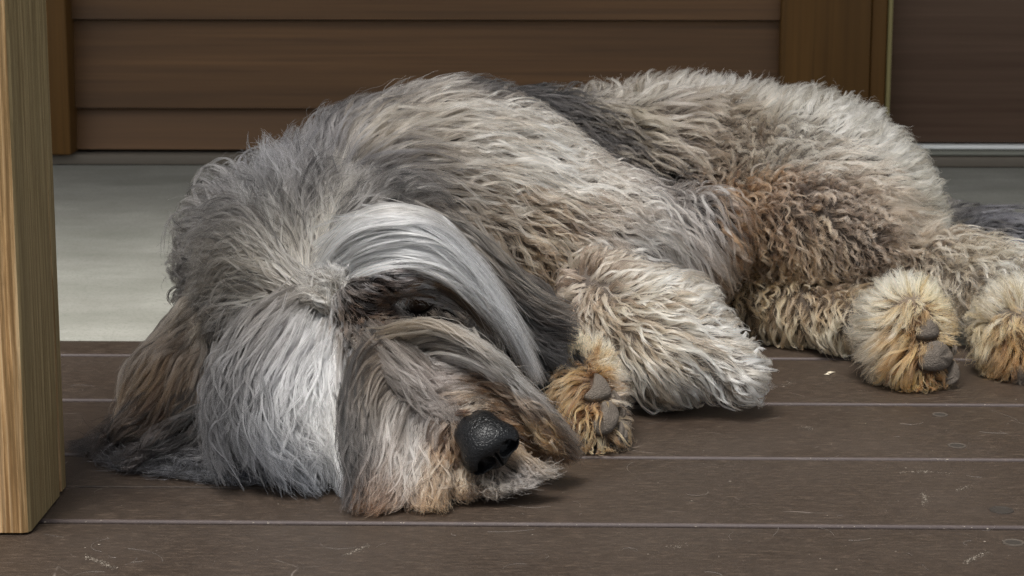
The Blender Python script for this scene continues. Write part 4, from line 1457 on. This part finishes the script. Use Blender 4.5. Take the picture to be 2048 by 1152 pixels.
def nose_sdf(p):
    q = (p - NOSE_C) @ NF / 0.83
    x, y, z = np.abs(q[..., 0]), q[..., 1], q[..., 2]
    xs = q[..., 0]

    def el(c, r):
        w = (np.stack([xs, y, z], -1) - np.array(c)) / np.array(r)
        k0 = np.linalg.norm(w, axis=-1) + 1e-9
        k1 = np.linalg.norm(w / np.array(r), axis=-1) + 1e-9
        return k0 * (k0 - 1) / k1

    def sel(c, r):
        w = (np.stack([x, y, z], -1) - np.array(c)) / np.array(r)
        k0 = np.linalg.norm(w, axis=-1) + 1e-9
        k1 = np.linalg.norm(w / np.array(r), axis=-1) + 1e-9
        return k0 * (k0 - 1) / k1

    def smin(a, b, k):
        h = np.clip(.5 + .5 * (b - a) / k, 0, 1)
        return b * (1 - h) + a * h - k * h * (1 - h)

    d = el((0, .002, 0), (.0195, .0135, .0150))
    d = smin(d, sel((.0125, -.004, .001), (.0105, .0105, .0120)), .005)       # wings
    d = smin(d, el((0, -.009, .003), (.010, .009, .0100)), .005)              # lower middle
    d = smin(d, el((0, .009, -.012), (.0170, .0105, .018)), .006)             # bridge side
    # nostrils: a round hole that runs outwards into a slit
    hole = smin(sel((.0092, -.0046, .0130), (.0068, .0062, .0100)), sel((.0165, -.0080, .0080), (.0065, .0030, .0095)), .003)
    d = np.maximum(d, -hole) 
    groove = np.maximum(np.abs(xs) - 0.0007, np.maximum(y - 0.0, 0.008 - z))
    d = np.maximum(d, -groove)
    return d


def sdf_object(name, fn, centre, half, h, mat, parent):
    lo = centre - half
    nn = int(2 * half / h) + 1
    ax = [lo[i] + h * np.arange(nn) for i in range(3)]
    X = np.stack(np.meshgrid(*ax, indexing='ij'), -1)
    v, q = surface_nets(fn(X), lo, h)
    m_ = bpy.data.meshes.new(name)
    m_.from_pydata(v.tolist(), [], q.tolist())
    m_.materials.append(mat)
    m_.polygons.foreach_set('use_smooth', [True] * len(m_.polygons))
    o = bpy.data.objects.new(name, m_)
    scene.collection.objects.link(o)
    return under_dog(o, parent)


def mat_leather(name, c0, c1, scale, rough, crack, bump):
    m = Mat(name, rough, 0.30)
    v = m.n('ShaderNodeTexVoronoi', feature='DISTANCE_TO_EDGE', Scale=scale)
    wv = m.noise(m.mapping((1, 1, 1)), scale * 0.7, 2)
    ad = m.n('ShaderNodeVectorMath', operation='ADD')
    m.l(m.co.outputs['Object'], ad.inputs[0])
    ms = m.n('ShaderNodeVectorMath', operation='SCALE')
    cb = m.n('ShaderNodeCombineXYZ')
    m.l(wv, cb.inputs[0]); m.l(wv, cb.inputs[1])
    m.l(cb.outputs[0], ms.inputs[0])
    ms.inputs['Scale'].default_value = 0.0016
    m.l(ms.outputs[0], ad.inputs[1])
    m.l(ad.outputs[0], v.inputs['Vector'])
    e = m.ramp(v.outputs['Distance'], [(0.0, (0, 0, 0)), (crack, (1, 1, 1))])
    gr = m.noise(m.mapping((1, 1, 1)), scale * 5, 3)
    m.color(m.mix(m.math('MULTIPLY', gr, 0.9), c0, c1))
    m.bump(m.math('ADD', m.math('MULTIPLY', e, 0.8), m.math('MULTIPLY', gr, 0.45)), bump, 0.0009)
    return m.m


M_NOSE = mat_leather('nose_leather', lin('080809'), lin('151618'), 520, 0.27, 0.10, 0.35)
M_PAD = mat_leather('pad_leather', lin('4a433d'), lin('857b70'), 620, 0.85, 0.2, 0.8)
nose = sdf_object('nose', nose_sdf, NOSE_C, 0.033, 0.0008, M_NOSE, dog)
nose['label'] = 'black wrinkled nose leather with two nostrils'

# eye, deep under the brow
bm = bmesh.new()
bmesh.ops.create_uvsphere(bm, u_segments=32, v_segments=20, radius=0.0085)
M_EYE = mat_plain('eye_dark', lin('1a120c'), 0.12, 0, 0.5, 0.1)
eye = bm_obj('eye', bm, M_EYE, None, True)
eye.location = Vector(EYE_C) - Vector(dog.location)
eye.parent = dog
eye['label'] = 'dark eye half hidden under the white brow'

for g, poly_, th in PADS:
    # a domed cushion that follows the outline of the pad on the paw
    line = poly(poly_ + [poly_[0]], 37)[:-1]
    base = np.array([trace(x, y, GP[g]) for x, y in line])
    base = np.where(np.isfinite(base), base, base.mean(0))
    c0 = trace(*np.mean(line, 0), GP[g])
    nn = unit(0.5 * unit(normal_at(base)) + 0.5 * unit(CAM - c0))
    nc = unit(nn.mean(0))
    vs_, fs_ = [], []
    K, n_ = 9, len(base)
    for k in range(K):
        a_ = k / (K - 1) * math.pi / 2
        f_ = math.cos(a_) ** 0.75 * 0.97
        h_ = th * (math.sin(a_) ** 0.8) + 0.0012
        for i in range(n_):
            w_ = base[i] * f_ + c0 * (1 - f_)
            if k == 0:
                w_ = base[i] - nn[i] * 0.004
                h_ = 0
            vs_.append(w_ + unit(nn[i] * f_ + nc * (1 - f_)) * h_)
    for k in range(K - 1):
        for i in range(n_):
            fs_.append((k * n_ + i, k * n_ + (i + 1) % n_, (k + 1) * n_ + (i + 1) % n_, (k + 1) * n_ + i))
    o = mesh_obj('paw_pad', vs_, fs_, M_PAD, None, True)
    under_dog(o)
# ------------------------------------------------------------------ small things on the deck
def on_deck(px, py, h=0.0006):
    q = ground(px, py)
    q[2] = h
    return q


def flecks(name, spots, mat):
    vs_, fs_ = [], []
    for c, size in spots:
        k = len(vs_)
        n_ = rng.integers(4, 7)
        an = np.sort(rng.random(n_)) * 6.283
        ra = size * (0.5 + 0.7 * rng.random(n_))
        st, ro = 0.4 + 1.2 * rng.random(), rng.random() * 3.14
        x, y = ra * np.cos(an) * st, ra * np.sin(an)
        for xx, yy in zip(x * math.cos(ro) - y * math.sin(ro), x * math.sin(ro) + y * math.cos(ro)):
            vs_.append((c[0] + xx, c[1] + yy, c[2]))
        vs_.append((c[0], c[1], c[2] + size * 0.35))
        for i in range(n_):
            fs_.append((k + i, k + (i + 1) % n_, k + n_))
    return mesh_obj(name, vs_, fs_, mat)


spots = []
for _ in range(330):
    px_, py_ = rng.uniform(60, 2048), rng.uniform(700, 1150)
    spots.append((on_deck(px_, py_), 0.0002 + 0.0006 * rng.random() ** 3))
for _ in range(130):                                # crumbs caught along the joints
    y_ = y_ref + PITCHB * rng.choice([0, 0, 0, 1, 2, -1]) - rng.uniform(0.001, 0.006)
    spots.append((np.array([rng.uniform(-0.3, 0.36), y_, 0.0004]), 0.0003 + 0.0007 * rng.random() ** 2))
arcs = [((1790, 948), (1850, 938), (1905, 950), 40), ((1910, 982), (1930, 978), (1945, 970), 14), ((1840, 985), (1856, 995), (1848, 1010), 30),
        ((165, 1112), (200, 1125), (232, 1138), 60), ((1925, 1130), (1945, 1115), (1980, 1105), 40), ((690, 1112), (715, 1100), (740, 1090), 34),
        ((1600, 858), (1612, 852), (1628, 862), 16), ((1330, 1095), (1360, 1098), (1380, 1085), 14), ((1560, 775), (1580, 768), (1592, 762), 18)]
for a_, b_, c_, n_ in arcs:                          # dried smears
    for t in rng.beta(1.5, 1.5, n_ * 4):
        q = (1 - t) ** 2 * np.array(a_) + 2 * t * (1 - t) * np.array(b_) + t * t * np.array(c_)
        spots.append((on_deck(q[0] + rng.normal(0, 3.5), q[1] + rng.normal(0, 2.0), 0.0003), 0.00012 + 0.0004 * rng.random() ** 2))
debris = flecks('deck_debris', spots, mat_plain('pale_crumbs', lin('968d80'), 0.8))
tag(debris, 'pale crumbs and dried smears scattered over the brown deck boards', 'debris', kind='stuff')

lh = []
for _ in range(80):                                  # shed hairs
    c = on_deck(rng.uniform(100, 2048), rng.uniform(700, 1150), 0.0005)
    a0, bend, L_ = rng.random() * 6.283, rng.normal(0, 1.4), 0.006 + 0.03 * rng.random() ** 2
    q = [c]
    for k in range(1, 12):
        a0 += bend / 11
        q.append(q[-1] + np.array([math.cos(a0), math.sin(a0), 0]) * L_ / 11)
    lh.append(np.array(q))
lh = np.array(lh)
cu = bpy.data.hair_curves.new('loose_hair')
cu.add_curves([12] * len(lh))
cu.attributes['position'].data.foreach_set('vector', lh.astype(np.float32).ravel())
ra = cu.attributes.get('radius') or cu.attributes.new('radius', 'FLOAT', 'POINT')
ra.data.foreach_set('value', np.full(len(lh) * 12, 0.00006, np.float32))
ca = cu.attributes.new('coat_colour', 'FLOAT_COLOR', 'POINT')
ca.data.foreach_set('color', np.tile(np.array([0.30, 0.27, 0.23, 1], np.float32), len(lh) * 12))
cu.materials.append(M_FUR)
tag(link(bpy.data.objects.new('loose_hair', cu)), 'pale shed dog hairs lying on the deck boards', 'hair', kind='stuff')

chip = flecks('wood_chip', [(on_deck(1662, 747), 0.0035), (on_deck(1655, 750), 0.0030)], mat_plain('chip_pale', lin('cfc4ae'), 0.8))
tag(chip, 'small pale wood chip lying on the deck left of the hind paw', 'wood chip')

M_PLUG = mat_plain('screw_plug', lin('332d27'), 0.8)
M_RING = mat_plain('worn_ring', lin('4c443c'), 0.8)
for px_, py_, r0 in ((1914, 892, .0062), (2003, 1021, .0072), (2027, 1086, .0062), (1880, 830, .0055)):
    c = ground(px_, py_)
    bm = bmesh.new()
    n_ = 20
    prev_ = None
    for rr_, zz_ in ((r0, 0.0001), (r0 * 0.96, 0.0007), (r0 * 0.80, 0.0007), (r0 * 0.74, 0.0003)):
        ring_ = [bm.verts.new((c[0] + rr_ * math.cos(6.283 * i / n_) * (1 + 0.05 * math.sin(3 * i)), c[1] + rr_ * math.sin(6.283 * i / n_), zz_)) for i in range(n_)]
        if prev_:
            for i in range(n_):
                f = bm.faces.new((prev_[i], prev_[(i + 1) % n_], ring_[(i + 1) % n_], ring_[i]))
                f.material_index = 1
        prev_ = ring_
    bm.faces.new(prev_)
    near = min((o for o in deck.children if o.name.startswith('board')), key=lambda o: abs(sum(v.co.y for v in o.data.vertices) / len(o.data.vertices) - c[1]))
    bm_obj('screw_plug', bm, [M_PLUG, M_RING if r0 < .007 else M_PLUG], near)
print('hairs', len(HR), 'locks', len(LR), 'body verts', len(BV))
